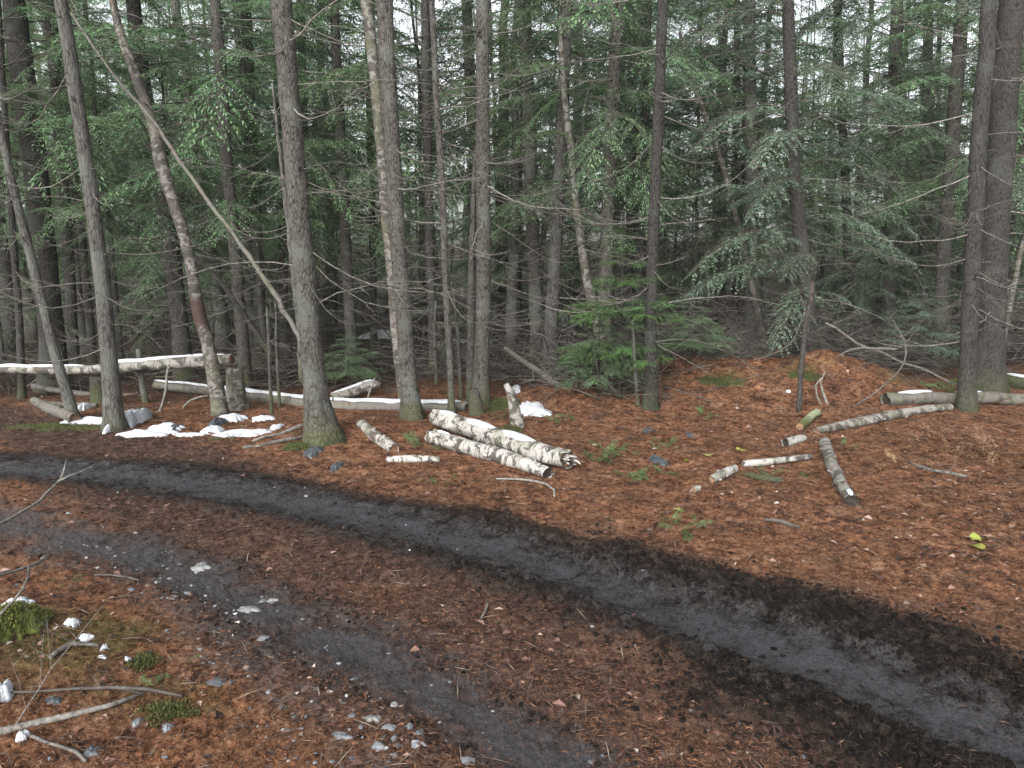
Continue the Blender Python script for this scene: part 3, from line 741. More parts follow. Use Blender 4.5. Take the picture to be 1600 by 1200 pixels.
TREE25 = make_tree('dark lichen-blotched trunk behind the mound wrapped in drooping cedar sprays', [(1270, 598, 38), (1266, 540, 33), (1260, 450, 30), (1248, 350, 27), (1240, 260, 25), (1237, 150, 24), (1234, 60, 22), (1232, 0, 21)], M_DARK, d=9.9, crown=CH[1], twigs=26, tl=(0.4, 1.5))
T26 = make_tree('slim trunk right of the spray-wrapped dark trunk', [(1330, 570, 18), (1325, 430, 17), (1320, 280, 16), (1312, 120, 15), (1308, 0, 14)], M_DARK, d=12.5, crown=CM[0], twigs=18)
T27 = make_tree('dark trunk midway between the spray-wrapped trunk and the thick pair', [(1385, 560, 27), (1388, 450, 25), (1391, 330, 25), (1396, 190, 24), (1400, 60, 22), (1402, 0, 21)], M_DARK, d=12, crown=CM[1], twigs=20)
make_tree('pale slim trunk right of the midway dark trunk', [(1440, 560, 19), (1442, 440, 18), (1445, 300, 18), (1449, 150, 17), (1452, 0, 16)], M_BARK, d=13, crown=CM[2], twigs=18)
T28 = make_tree('brown trunk close left of the thick right-hand pair', [(1468, 560, 27), (1474, 430, 26), (1484, 300, 26), (1494, 160, 25), (1503, 40, 23), (1506, 0, 22)], M_BARK, d=11, crown=CM[0], twigs=22)
make_tree('thin pale birch leaning right at the far right edge', [(1573, 500, 9), (1590, 410, 8), (1608, 330, 7), (1640, 200, 6)], M_BIRCH_TREE, d=11, kind='birch', twigs=5, top=False, flare=0.1)
make_tree('slender dark stem standing on the left flank of the rail log', [(35, 620, 14), (30, 500, 13), (22, 380, 12), (10, 200, 11), (2, 60, 10)], M_DARK, d=9, twigs=14, crown=CM[0])
make_tree('second slim stem between the thin leaning trunk and straight grey trunk', [(148, 620, 13), (140, 500, 13), (128, 380, 12), (118, 300, 12)], M_DARK, d=12, twigs=14, crown=CM[1])
# small bare stems of the understorey
for lab, P, d_ in [('slim bare pole left of the thick scaly trunk, nearer of two', [(425, 655, 6), (422, 600, 5), (421, 540, 5), (417, 480, 4)], 7.9),
                   ('slim bare pole left of the thick scaly trunk, farther of two', [(438, 650, 5), (434, 600, 5), (430, 545, 4), (430, 470, 3)], 8.3),
                   ('short bare stem under the snowy rail log', [(233, 650, 11), (226, 620, 10), (219, 580, 9), (216, 545, 8)], 8.5),
                   ('slim bare pole beside the central cedar pair on the left', [(722, 640, 8), (720, 590, 7), (716, 520, 6), (706, 440, 4)], 8.6),
                   ('thin grey pole between the tall grey trunk and the slim one', [(683, 632, 7), (682, 590, 6), (680, 540, 5), (681, 470, 4)], 9.5),
                   ('dark stub pole at the foot of the young hemlock', [(996, 618, 6), (994, 580, 6), (991, 530, 5), (989, 500, 4)], 7.9)]:
    make_tree(lab, P, M_BARK, d=d_, kind='dead', twigs=7, top=False, flare=0.2, z_twig=(0.25, 1.2), tl=(0.15, 0.55), name='dead_sapling', cat='sapling')
make_tree('dark forked snag standing in front of the mound', [(1248, 642, 9), (1250, 600, 8), (1254, 550, 8), (1258, 510, 8), (1262, 490, 9), (1268, 465, 8), (1270, 440, 4)], M_SNAG, kind='dead', twigs=0, top=False, flare=0.3, name='dead_snag', cat='snag')
# dead pole leaning on the thick trunk
def pole(name, label, cat, P3, R, mat, k=7, twigs=0, seed=1, group=None, rough=0.06):
    P3 = np.array(P3, float); W = np.hstack([P3, np.array(R, float)[:, None]])
    L = np.linalg.norm(np.diff(P3, axis=0), axis=1).sum()
    S = smooth_path(W, max(5, int(L / 0.1)))
    base = P3[0]
    kk = np.random.default_rng(seed + 9); m_ = len(S)
    S[1:-1, :3] += kk.normal(0, 0.22, (m_ - 2, 3)) * S[1:-1, 3:4] + np.stack([vnoise(np.arange(m_) * 0.45, np.full(m_, seed + 0.37 * q), seed + q) for q in range(3)], 1)[1:-1] * np.array([1, 1, 0.4]) * S[1:-1, 3:4] * (1.3 if R[0] < 0.02 else 0.12)
    S[:, 3] *= kk.uniform(0.85, 1.15, m_)
    mb = MB(); mb.add(*tube(S[:, :3] - base, S[:, 3], k, True, rough, seed))
    rr = np.random.default_rng(seed)
    o = tag(obj(name, mb.build(name, mat), None, tuple(base)), label, cat, group)
    for i in range(twigs):
        q = S[rr.integers(len(S) // 4, len(S)), :3] - base
        s = rr.uniform(0.15, 0.5)
        obj('side_twig', TWIGS[rr.integers(len(TWIGS))], o, tuple(q), (rr.uniform(-1, 1), rr.uniform(-1, 0.3), rr.uniform(0, 6.28)), s)
    return o
pole('leaning_dead_pole', 'long pale dead pole leaning diagonally onto the thick scaly trunk', 'dead pole',
     [at(490, 562, 7.2), at(410, 430, 7.3), at(360, 360, 7.35), at(300, 280, 7.4), at(240, 190, 7.45), at(180, 120, 7.5), at(110, 20, 7.6), at(60, -50, 7.65)], [rad_at(w_, 7.3) for w_ in (8.5, 8, 7, 6, 5.5, 4.5, 3.5, 2.5)], M_WEATHER, 8, 8, 3)
pole('leaning_dead_pole', 'short dark dead pole slanting behind the crooked birch', 'dead pole',
     [at(430, 560, 9), at(372, 478, 9), at(340, 435, 9), at(285, 385, 9), at(240, 345, 9)], [rad_at(w_, 9) for w_ in (9, 8, 7, 6, 4)], M_DARK, 7, 6, 5)
pole('leaning_dead_pole', 'thin pale dead pole standing close left of the thick scaly trunk', 'dead pole',
     [at(474, 600, 8), at(463, 480, 8), at(455, 400, 8), at(444, 300, 8), at(425, 130, 8)], [rad_at(w_, 8) for w_ in (9, 8, 8, 6, 4)], M_PALE, 7, 8, 6)

# ------------------------------------------------------------------ background forest
fore_x = [(-6.0, 'far-left broad trunk'), ]
def bg_tree_mesh(i):
    r = np.random.default_rng(800 + i)
    n = 16; z = np.linspace(-0.3, 11.4, n)
    P = np.stack([np.cumsum(r.normal(0, 0.05, n)) + 0.02 * z * r.normal(), np.cumsum(r.normal(0, 0.05, n)), z], 1)
    P[:, :2] -= P[1, :2]
    R = 0.125 * np.clip(1 - (z - 0) / 12.5, 0.06, 1)
    mb = MB(); mb.add(*tube(P, R, 9, True, 0.05, i + 3, 0.5))
    tr = mb.build('trunk', [M_DARK, M_BARK, M_DARK, M_PALE, M_BARK][i % 5])
    tw = MB()
    for k in range(30):
        zz = r.uniform(0.8, 5.5); a = r.uniform(0, 6.28); L = r.uniform(0.5, 1.5)
        q = np.linspace(0, 1, 5)
        c = np.array([np.interp(zz, z, P[:, 0]), np.interp(zz, z, P[:, 1]), zz])
        D = np.array([math.cos(a), math.sin(a), 0])
        S = c + D * (L * q)[:, None] + np.stack([q * 0, q * 0, L * (-0.35 * q + 0.4 * q * q * r.uniform(0, 1.3))], 1)
        tw.add(*tube(S, 0.008 * (1 - 0.75 * q), 3, False))
        for _ in range(2):
            j = r.integers(1, 4); d2 = D + r.normal(0, 0.6, 3); l2 = L * 0.3
            tw.add(*tube(np.array([S[j], S[j] + d2 * l2 * .5, S[j] + d2 * l2]), np.array([.004, .003, .002]), 3, False))
    return tr, tw.build('bare_limbs', M_TWIG)
BG = [bg_tree_mesh(i) for i in range(5)]
AREAS = [(-99, 115, 'left of the thin leaning trunk'), (115, 230, 'near the straight grey left trunk'), (230, 400, 'behind the snowy rail log end'), (400, 520, 'behind the thick scaly trunk'),
         (520, 650, 'left of the tall grey trunk'), (650, 760, 'left of the central cedar pair'), (760, 870, 'between the central cedar and pale cedar'), (870, 1030, 'above the young hemlock'),
         (1030, 1170, 'left of the broad pale grey trunk'), (1170, 1290, 'above the mound'), (1290, 1460, 'right of the mound'), (1460, 1700, 'beside the thick right-hand pair')]
def area(x, y):
    px = 800 + 1200 * x / y
    for a, b, s in AREAS:
        if a <= px < b: return s
    return 'beyond the left edge' if px < 0 else 'beyond the right edge'
occupied = [(o.location.x, o.location.y) for o in C.objects if o.type == 'EMPTY']
r = np.random.default_rng(31)
nbg = 0; tries = 0
while nbg < 158 and tries < 9000:
    tries += 1
    y = 11.5 + 40 * r.random() ** 0.9; x = r.uniform(-0.88, 0.88) * y
    if min((x - a) ** 2 + (y - b) ** 2 for a, b in occupied) < (1.0 if y < 16 else 1.6) ** 2: continue
    if y < 20 and 850 < 800 + 1200 * x / y < 910 and False: continue
    occupied.append((x, y))
    s = r.uniform(0.75, 1.35); z = H(x, y)
    dist = 'nearer' if y < 18 else 'mid-distance' if y < 32 else 'far'
    b = r.integers(5); kindw = ['dark', 'brown', 'dark', 'pale grey', 'brown'][b]
    root = empty('forest_tree', (x, y, z - 0.05), f'{dist} {kindw} conifer {area(x, y)}', 'tree', f'{dist} {kindw} conifers {area(x, y)}')
    wd = r.uniform(0.6, 1.5)
    a = r.uniform(0, 6.28)
    lean = (r.normal(0, 0.02), r.normal(0, 0.02), a)
    obj('trunk', BG[b][0], root, (0, 0, 0), lean, (wd, wd, s))
    if y < 34: obj('bare_limbs', BG[b][1], root, (0, 0, 0), lean, (1, 1, 1))
    me, wm = CROWN_FAR[r.integers(6)]
    cz = s * r.uniform(0.8, 1.1)
    cr = obj('crown', me, root, (0, 0, r.choice([0, 0, 1.2, 2.2])), (0, 0, a), (s * r.uniform(0.85, 1.25), s * r.uniform(0.85, 1.25), cz))
    if wm and y < 25: obj('limbs', wm, cr)
    nbg += 1

npole = 0
while npole < 60:
    y = 10.5 + 18 * r.random(); x = r.uniform(-0.75, 0.75) * y
    if min((x - a) ** 2 + (y - b) ** 2 for a, b in occupied) < 0.35: continue
    occupied.append((x, y)); b = r.integers(5); wd = r.uniform(0.22, 0.45); a = r.uniform(0, 6.28)
    dist = 'nearer' if y < 17 else 'farther'; kindw = ['dark', 'brown', 'dark', 'pale grey', 'brown'][b]
    root = empty('slim_pole_tree', (x, y, H(x, y) - 0.05), f'{dist} slim {kindw} pole {area(x, y)}', 'tree', f'{dist} slim {kindw} pole trees {area(x, y)}')
    lean = (r.normal(0, 0.04), r.normal(0, 0.04), a)
    obj('trunk', BG[b][0], root, (0, 0, 0), lean, (wd, wd, r.uniform(0.5, 0.95)))
    obj('bare_limbs', BG[(b + 1) % 5][1], root, (0, 0, 0), (0, 0, a), (0.6, 0.6, r.uniform(0.6, 1)))
    npole += 1

# ------------------------------------------------------------------ understorey saplings
SAP = [crown_mesh('foliage', SPR_N, np.random.default_rng(900 + i), 0.3, 2.4, 0.9, 44, [M_LEAF, M_CEDAR, M_LEAF][i], Lbase=1.6) for i in range(3)]
mbs = MB(); mbs.add(*tube(np.array([[0, 0, -0.1], [0.01, 0, 0.8], [0, 0.02, 1.6], [0, 0, 2.5]]), np.array([0.022, 0.018, 0.012, 0.003]), 6, True)); SAPT = mbs.build('stem', M_DARK)
nsp = 0; tries = 0
while nsp < 80 and tries < 3000:
    tries += 1
    y = 10.5 + 22 * r.random() ** 1.3; x = r.uniform(-0.75, 0.78) * y
    if min((x - a) ** 2 + (y - b) ** 2 for a, b in occupied) < 0.5: continue
    px = 800 + 1200 * x / y
    if y < 11.5 and 1000 < px < 1300: continue
    occupied.append((x, y))
    root = empty('hemlock_sapling', (x, y, H(x, y)), f'{"nearer" if y < 17 else "distant"} green conifer sapling {area(x, y)}', 'sapling', f'{"nearer" if y < 17 else "distant"} understorey saplings {area(x, y)}')
    s = r.choice([r.uniform(0.5, 1.2), r.uniform(1.5, 2.8)]); a = r.uniform(0, 6.28)
    k = r.integers(3)
    obj('stem', SAPT, root, (0, 0, 0), (0, 0, a), s)
    f = obj('foliage', SAP[k][0], root, (0, 0, 0), (0, 0, a), s); obj('limbs', SAP[k][1], f)
    nsp += 1

# ------------------------------------------------------------------ the bright young hemlock
def place_spray_tree(name, label, base, sprays, specs, mat, Lbase, stem_pts, stem_r, cat, group=None, stem_mat=None):
    """specs: (z, azimuth, length, tilt) of each branch; one child named branch per branch, its foliage a sub-part"""
    root = empty(name, tuple(base), label, cat, group)
    mb = MB(); mb.add(*tube(np.array(stem_pts), np.array(stem_r), 8, True)); obj('stem', mb.build('stem', stem_mat or M_DARK), root)
    return root
def branch_set(root, sprays, specs, mat, Lbase, axis):
    meshes = []
    for V, k, wood in sprays:
        F = np.arange(len(V)).reshape(-1, 4)
        lm = mesh('foliage', V, F, mat, {'rnd': np.repeat(np.random.default_rng(k).random(len(F)), 4)}, False)
        W = MB()
        for j, wp in enumerate(wood): W.add(*tube(wp, np.linspace(0.008 * Lbase / 1.6 if j == 0 else 0.0035 * Lbase / 1.6, 0.0015, len(wp)), 4, False))
        meshes.append((W.build('branch', M_TWIG_DARK), lm))
    for i, (z, a, L, ti) in enumerate(specs):
        wm, lm = meshes[i % len(meshes)]
        b = obj('branch', wm, root, tuple(axis(z)), (0, -ti, a), L / Lbase)
        obj('foliage', lm, b)
g = ground(990, 612)
rr = np.random.default_rng(55)
specs = []
for z, L, n in [(0.45, 0.66, 8), (0.52, 0.6, 6), (0.78, 0.4, 3), (0.9, 0.66, 9), (0.98, 0.55, 7), (1.2, 0.44, 6), (1.26, 0.36, 4), (1.45, 0.26, 5), (1.58, 0.17, 5)]:
    for k in range(int(n * 1.7)): specs.append((z + rr.normal(0, 0.025), 6.283 * (k + rr.random() * 0.6) / n, L * rr.uniform(0.7, 1.15), rr.normal(0.02, 0.08)))
root = place_spray_tree('young_hemlock', 'bright green young hemlock with layered boughs in front of the brown mossy-footed trunk', (g[0] - 0.18, g[1] - 0.25, H(g[0] - 0.18, g[1] - 0.25)), SPR_Y, specs, M_YOUNG, 0.55,
                        [(0, 0, -0.05), (0.0, 0, 0.5), (-0.01, 0, 1.0), (0, 0, 1.66)], [0.017, 0.014, 0.009, 0.003], 'young tree')
branch_set(root, SPR_Y, specs, M_YOUNG, 0.55, lambda z: np.array([0, 0, z]))
# second, duller one left of it
for (px, py, hgt, lab) in [(935, 618, 0.9, 'duller young hemlock left of the bright one'), (1075, 570, 0.8, 'small young hemlock on the right behind the mossy-footed trunk'), (545, 610, 0.75, 'low green hemlock sprig behind the thick scaly trunk'), (1432, 585, 1.25, 'young cedar with drooping green fronds left of the thick pair')]:
    g = ground(px, py); specs = []
    for q in range(9):
        z = hgt * (0.25 + 0.75 * q / 9)
        for k in range(5): specs.append((z, 6.283 * (k + rr.random()) / 5, 0.55 * (1.15 - q / 9) * (0.6 + hgt * 0.4) * rr.uniform(0.7, 1.2), rr.normal(-0.05, 0.15)))
    root = place_spray_tree('young_hemlock', lab, g, None, None, None, 1, [(0, 0, -0.05), (0, 0, hgt * 0.5), (0, 0, hgt)], [0.012, 0.009, 0.003], 'young tree')
    branch_set(root, SPR_Y, specs, M_LEAF if px != 1432 else M_CEDAR, 0.55, lambda z: np.array([0, 0, z]))

# cedar sprays hanging round the dark trunk behind the mound, as its branches
root, axis, base = TREE25
specs = []
for i in range(34):
    z = rr.uniform(0.75, 5.2)
    a = rr.uniform(0, 6.283)
    L = rr.uniform(0.8, 2.0) * (0.7 if z < 1.2 else 1)
    specs.append((z, a, L, rr.normal(0.05, 0.15)))
for a_ in (3.5, 3.0, 3.9, -0.4, 0.1, -0.8, 3.3, -0.2, 0.3, 3.7, -0.5, -1.2, 4.2):
    specs.append((rr.uniform(1.2, 3.6), a_, rr.uniform(1.1, 1.9), 0.1))
branch_set(root, SPR_C, specs, M_CEDAR, 1.7, axis)
for (root, axis, base), n in ((T24, 14), (T26, 16), (T27, 18), (T28, 12)):
    specs = [(rr.uniform(1.0, 6.0), rr.uniform(0, 6.283), rr.uniform(0.8, 2.1), rr.normal(0.05, 0.15)) for _ in range(n)]
    branch_set(root, SPR_C, specs, M_CEDAR, 1.7, axis)

# ------------------------------------------------------------------ logs
def snow_strip(P, R, r, width=0.75, th=0.03, t0=0.0, t1=1.0, seed=1):
    """a cap of snow along the upper side of a log"""
    n = max(10, int(np.linalg.norm(P[-1] - P[0]) / 0.05))
    W = smooth_path(np.hstack([P, R[:, None]]), n)
    i0, i1 = int(t0 * (n - 1)), int(t1 * (n - 1)) + 1
    W = W[i0:i1]; m = len(W)
    T = np.gradient(W[:, :3], axis=0); T /= np.linalg.norm(T, axis=1)[:, None]
    side = np.cross(T, [0, 0, 1.0]); side /= np.linalg.norm(side, axis=1)[:, None]
    up = np.cross(side, T)
    k = 9
    V = np.zeros((m, k * 2, 3))
    s = np.arange(m) * 0.05
    endf = np.clip(np.minimum(np.arange(m), np.arange(m)[::-1]) / 3.0, 0.05, 1) ** 0.5
    wv = width * (0.72 + 0.35 * vnoise(s * 3, s * 0 + seed, seed) + 0.3 * vnoise(s * 11, s * 0 + seed, seed + 4)) * endf * (0.12 + 0.88 * sstep(-0.6, -0.25, vnoise(s * 2.2 + seed, s * 0 + 0.5, seed + 8)))
    tv = th * (0.75 + 0.45 * vnoise(s * 4.5, s * 0 + 2.2, seed + 1)) * endf
    for q in range(k):
        u = -1 + 2 * q / (k - 1)
        a = u * wv * 1.15
        rr_ = W[:, 3] * 1.0 + tv * np.sqrt(max(0, 1 - u * u)) + 0.003
        V[:, q] = W[:, :3] + (np.sin(a) * rr_)[:, None] * side + (np.cos(a) * rr_)[:, None] * up
        V[:, 2 * k - 1 - q] = W[:, :3] + (np.sin(a) * W[:, 3] * .93)[:, None] * side + (np.cos(a) * W[:, 3] * .93)[:, None] * up
    K = 2 * k
    i = np.arange(m - 1)[:, None] * K; j = np.arange(K)[None]; j2 = (j + 1) % K
    Q = np.stack([i + j, i + j2, i + K + j2, i + K + j], -1).reshape(-1, 4)
    V = V.reshape(-1, 3)
    caps = []
    for q in range(k - 1):
        caps.append([q, K - 1 - q, K - 2 - q, q + 1]); b = (m - 1) * K; caps.append([b + q, b + q + 1, b + K - 2 - q, b + K - 1 - q])
    return V, np.vstack([Q, np.array(caps)])

def log(label, pts, mat, d=None, name='fallen_log', cat='log', group=None, end_mat=None, snow=None, seed=1, rough=0.13, k=16, lift=0.0, splinter=False, knots=3, segs=None):
    """pts: (px, py, width) of the log's axis in the photo; d: depth of each point, else it lies on the ground"""
    P, R = [], []
    for i, (px, py, wd) in enumerate(pts):
        if d is None:
            g = ground(px, py + wd * 0.5); r_ = rad_at(wd, g[1]); P.append([g[0], g[1] + r_, g[2] + r_ * 0.86 + lift])
        else:
            r_ = rad_at(wd, d[i]); P.append(at(px, py, d[i]))
        R.append(r_)
    P = np.array(P); R = np.array(R)
    L = np.linalg.norm(np.diff(P, axis=0), axis=1).sum()
    S = smooth_path(np.hstack([P, R[:, None]]), max(8, int(L / 0.06)))
    rr = np.random.default_rng(seed + 40)
    S[:, :3] += np.stack([vnoise(np.arange(len(S)) * 0.25, np.full(len(S), seed * 1.7 + q), seed) for q in range(3)], 1) * R.mean() * 0.18
    base = P[len(P) // 2].copy(); base[2] -= R.mean()
    if segs: pass
    root = empty(name, tuple(base), label, cat, group)
    Vb, Qb, Tb, Ab = tube(S[:, :3] - base, S[:, 3], k, False, rough, seed, jag=0.35)
    mb = MB(); mb.add(Vb, Qb, None, Ab)
    for _ in range(knots):
        j = rr.integers(2, len(S) - 2); a = rr.uniform(0, 6.28)
        dd = rr.normal(0, 1, 3); dd[2] = abs(dd[2]); dd /= np.linalg.norm(dd)
        p = S[j, :3] - base; rj = S[j, 3]
        mb.add(*tube(np.array([p + dd * rj * 0.7, p + dd * rj * 1.15, p + dd * rj * rr.uniform(1.3, 1.9)]), np.array([0.2, 0.14, 0.1]) * rj, 6, True))
    if mat in (M_BIRCH, M_BIRCH_MOT) and R.mean() > 0.03:
        for _ in range(int(6 + L * 9)):
            j = rr.integers(1, len(S) - 2); T = S[j + 1, :3] - S[j, :3]; T /= np.linalg.norm(T)
            u = np.cross(T, [0, 0, 1.0]); u /= np.linalg.norm(u); v_ = np.cross(u, T)
            a0 = rr.uniform(-0.2, 3.3); da = rr.uniform(0.25, 0.7) * rr.choice([-1, 1]); ln = rr.uniform(0.015, 0.05); lf = rr.uniform(0.1, 0.4)
            q = np.linspace(0, 1, 5); aa = a0 + da * q; rad_ = S[j, 3] * (1.03 + lf * q ** 2)
            row = (S[j, :3] - base) + (np.cos(aa) * rad_)[:, None] * u + (np.sin(aa) * rad_)[:, None] * v_
            V = np.vstack([row, row + T * ln * rr.uniform(0.6, 1)]); Q = np.array([[i_, i_ + 1, i_ + 6, i_ + 5] for i_ in range(4)])
            mb.add(V, Q, None, V * 1.0 + [0, 0, j * 0.06])
    o = obj('bark', mb.build('bark', mat), root)
    for e, idx in ((0, 0), (1, len(S) - 1)):
        # recessed end face, slightly dished, behind the bark rim
        T = S[min(idx + 1, len(S) - 1), :3] - S[max(idx - 1, 0), :3]; T /= np.linalg.norm(T)
        inn = T if e == 0 else -T
        c = S[idx, :3] - base + inn * S[idx, 3] * 0.35; u = np.cross(T, [0, 0, 1.0]); u /= np.linalg.norm(u); v = np.cross(T, u)
        a = np.arange(k) * 2 * np.pi / k; rg = S[idx, 3] * 0.97
        V = np.vstack([c + rg * (np.cos(a)[:, None] * u + np.sin(a)[:, None] * v), c + inn * S[idx, 3] * 0.1 + 0.5 * rg * (np.cos(a)[:, None] * u + np.sin(a)[:, None] * v), c[None] + inn * 0.004])
        F1 = np.stack([np.arange(k), (np.arange(k) + 1) % k, k + (np.arange(k) + 1) % k, k + np.arange(k)], 1)
        F2 = np.stack([k + np.arange(k), k + (np.arange(k) + 1) % k, np.full(k, 2 * k)], 1)
        obj('cut_end', mesh('cut_end', V, [F1, F2], end_mat or M_CUT), root)
    if splinter:
        mb = MB()
        e = S[-1, :3] - base; T = S[-1, :3] - S[-3, :3]; T /= np.linalg.norm(T)
        for _ in range(14):
            off = rr.normal(0, 0.4, 3) * S[-1, 3]; dd = T + rr.normal(0, 0.18, 3); l = rr.uniform(0.4, 1.0) * S[-1, 3]
            mb.add(*tube(np.array([e + off - T * 0.05, e + off + dd * l * .5, e + off + dd * l]), np.array([0.2, 0.16, 0.04]) * S[-1, 3] * rr.uniform(.5, 1.2), 5, True))
        obj('splintered_tip', mb.build('splintered_tip', mat), root)
    if snow:
        for (t0, t1) in snow:
            V, Q = snow_strip(P - base, R, rr, 0.62, min(0.035, R.mean() * 0.45), t0, t1, seed)
            obj('snow_cover', mesh('snow_cover', V, Q, M_SNOW, None, True), root)
    return root
log('snow-capped rail log raised off the ground, red-brown cut end on the post', [(-120, 578, 11), (0, 578, 12), (120, 578, 13), (190, 573, 15), (260, 568, 18), (330, 564, 18), (364, 562, 19)], M_BIRCH_MOT, d=[8.9, 8.7, 8.5, 8.4, 8.3, 8.2, 8.18], snow=[(0.62, 0.98), (0.25, 0.55)], end_mat=M_CUTRED, name='rail_log', seed=2)
make_tree('short dark birch stump post under the rail log end', [(373, 650, 32), (371, 620, 27), (368, 590, 25), (367, 574, 24)], M_BIRCH_TREE, d=8.2, kind='dead', top=False, flare=0.4, name='stump_post', cat='post')
make_tree('dark rough stump post under the middle of the rail log', [(160, 650, 28), (156, 620, 26), (153, 588, 24)], M_DARK, d=8.5, kind='dead', top=False, flare=0.3, name='stump_post', cat='post')
log('long snow-covered birch trunk lying behind the two front trees', [(242, 601, 13), (330, 611, 15), (420, 623, 17), (480, 631, 19), (540, 636, 21), (640, 637, 21), (728, 636, 18)], M_WEATHER, d=[9.3, 9.0, 8.6, 8.4, 8.15, 8.0, 7.95], snow=[(0.01, 0.99)], seed=3)
log('short snow-topped log slanting up behind the thick scaly trunk', [(520, 622, 16), (545, 614, 16), (575, 604, 17), (594, 600, 13)], M_BIRCH_MOT, d=[8.75, 8.8, 8.9, 8.95], snow=[(0.02, 0.97)], seed=4)
log('thin bare grey log lying below the long snowy birch, left part', [(195, 619, 10), (270, 627, 11), (340, 633, 11), (400, 641, 12), (440, 648, 11)], M_WEATHER, d=[9.1, 8.95, 8.8, 8.65, 8.55], seed=5)
log('thin grey log behind the straight grey trunk', [(50, 604, 9), (100, 612, 9), (152, 619, 10)], M_WEATHER, d=[9.3, 9.2, 9.1], seed=6)
log('pale thin log on the ground left of the straight grey trunk', [(70, 630, 7), (110, 632, 8), (150, 634, 8)], M_WEATHER, seed=16)
log('grey weathered log slanting down to the foot of the thin leaning trunk', [(52, 628, 14), (80, 641, 17), (112, 656, 19)], M_WEATHER, seed=7)
log('broken birch log pointing down from the foot of the thick scaly trunk', [(563, 664, 15), (580, 678, 17), (600, 692, 18), (615, 703, 17)], M_BIRCH, end_mat=M_CUT, seed=8)
log('split birch piece lying flat below the broken birch log', [(604, 719, 10), (640, 718, 13), (686, 718, 10)], M_BIRCH, seed=9, k=12)
log('upper of the two big white birch logs, with splintered right end', [(682, 658, 27), (730, 673, 29), (790, 693, 29), (850, 713, 29), (886, 726, 28)], M_BIRCH, seed=10, splinter=True, lift=0.02, snow=[(0.03, 0.2), (0.3, 0.5), (0.58, 0.8)], k=22)
log('lower of the two big white birch logs, with dark hollow right end', [(672, 684, 21), (710, 693, 25), (760, 707, 25), (810, 723, 23), (858, 740, 20)], M_BIRCH, seed=12, end_mat=M_HOLLOW, k=22, snow=[(0.05, 0.2)])
log('thin dead trunk propped on the bank left of the young hemlock', [(790, 545, 8), (830, 573, 9), (870, 600, 10), (908, 626, 10)], M_WEATHER, d=[9.6, 9.1, 8.6, 8.15], seed=13, k=10)
log('long half-buried birch log between the mound and the thick pair', [(1278, 674, 11), (1330, 663, 15), (1380, 654, 16), (1430, 643, 14), (1488, 636, 12)], M_BIRCH_MOT, seed=14, k=12)
log('stubby birch piece with dark end left of the half-buried birch log', [(1228, 692, 14), (1256, 686, 12)], M_BIRCH, seed=15, end_mat=M_HOLLOW, knots=0)
log('short green mossy log at the foot of the mound', [(1250, 668, 13), (1263, 658, 13), (1279, 645, 12)], bark('mossy_bark', (0.05, 0.055, 0.03), (0.17, 0.19, 0.12), (0.2, 0.24, 0.15), 0.9, 0.9), seed=17, knots=1)
log('short birch log pointing toward the road with black snow-lipped end', [(1290, 692, 17), (1302, 722, 19), (1316, 752, 20), (1334, 785, 22)], M_BIRCH_MOT, seed=18, end_mat=M_HOLLOW, snow=[(0.93, 1.0)])
log('slim birch piece lying left of the black-ended birch log', [(1163, 726, 12), (1190, 724, 12), (1230, 720, 10), (1268, 714, 9)], M_BIRCH, seed=19, k=10, knots=1)
log('small birch chunk with peeling bark at the left end of the scattered pieces', [(1112, 750, 13), (1130, 742, 15), (1149, 734, 15)], M_BIRCH, seed=20, k=12, knots=0)
log('tiny pale birch crumb left of the small birch chunk', [(1083, 767, 11), (1093, 764, 9)], M_BIRCH, seed=21, k=10, knots=0)
log('small dark rotten log piece in front of the slim birch piece', [(1168, 742, 9), (1190, 747, 10), (1222, 752, 10)], M_DARK, seed=22, k=10, end_mat=M_HOLLOW)
log('grey birch log lying behind the dark knobbly trunk, dark ends', [(1388, 625, 21), (1450, 623, 20), (1520, 623, 20), (1570, 624, 19), (1640, 625, 19)], M_WEATHER, seed=23, end_mat=M_HOLLOW, snow=[(0.1, 0.3), (0.45, 0.62)])
log('snow-topped dark log at the right edge behind the thick pair', [(1574, 594, 20), (1620, 602, 22), (1680, 606, 22)], M_DARK, seed=24, snow=[(0.02, 0.9)])
log('long thin log resting beyond the mound', [(1130, 527, 7), (1200, 521, 8), (1260, 514, 8), (1335, 507, 7)], M_WEATHER, d=[12.6, 12.4, 12.2, 12.0], seed=25, k=8)
log('snowy log end far behind the right-hand trees', [(1394, 478, 9), (1425, 474, 11), (1450, 470, 10)], M_DARK, d=[15, 15, 15], seed=26, k=8, snow=[(0, 1)])
log('thin dark windfall log far left of the tall grey trunk', [(470, 520, 7), (540, 512, 8), (615, 500, 8), (660, 492, 7)], M_DARK, d=[12, 12.2, 12.4, 12.6], seed=27, k=8)

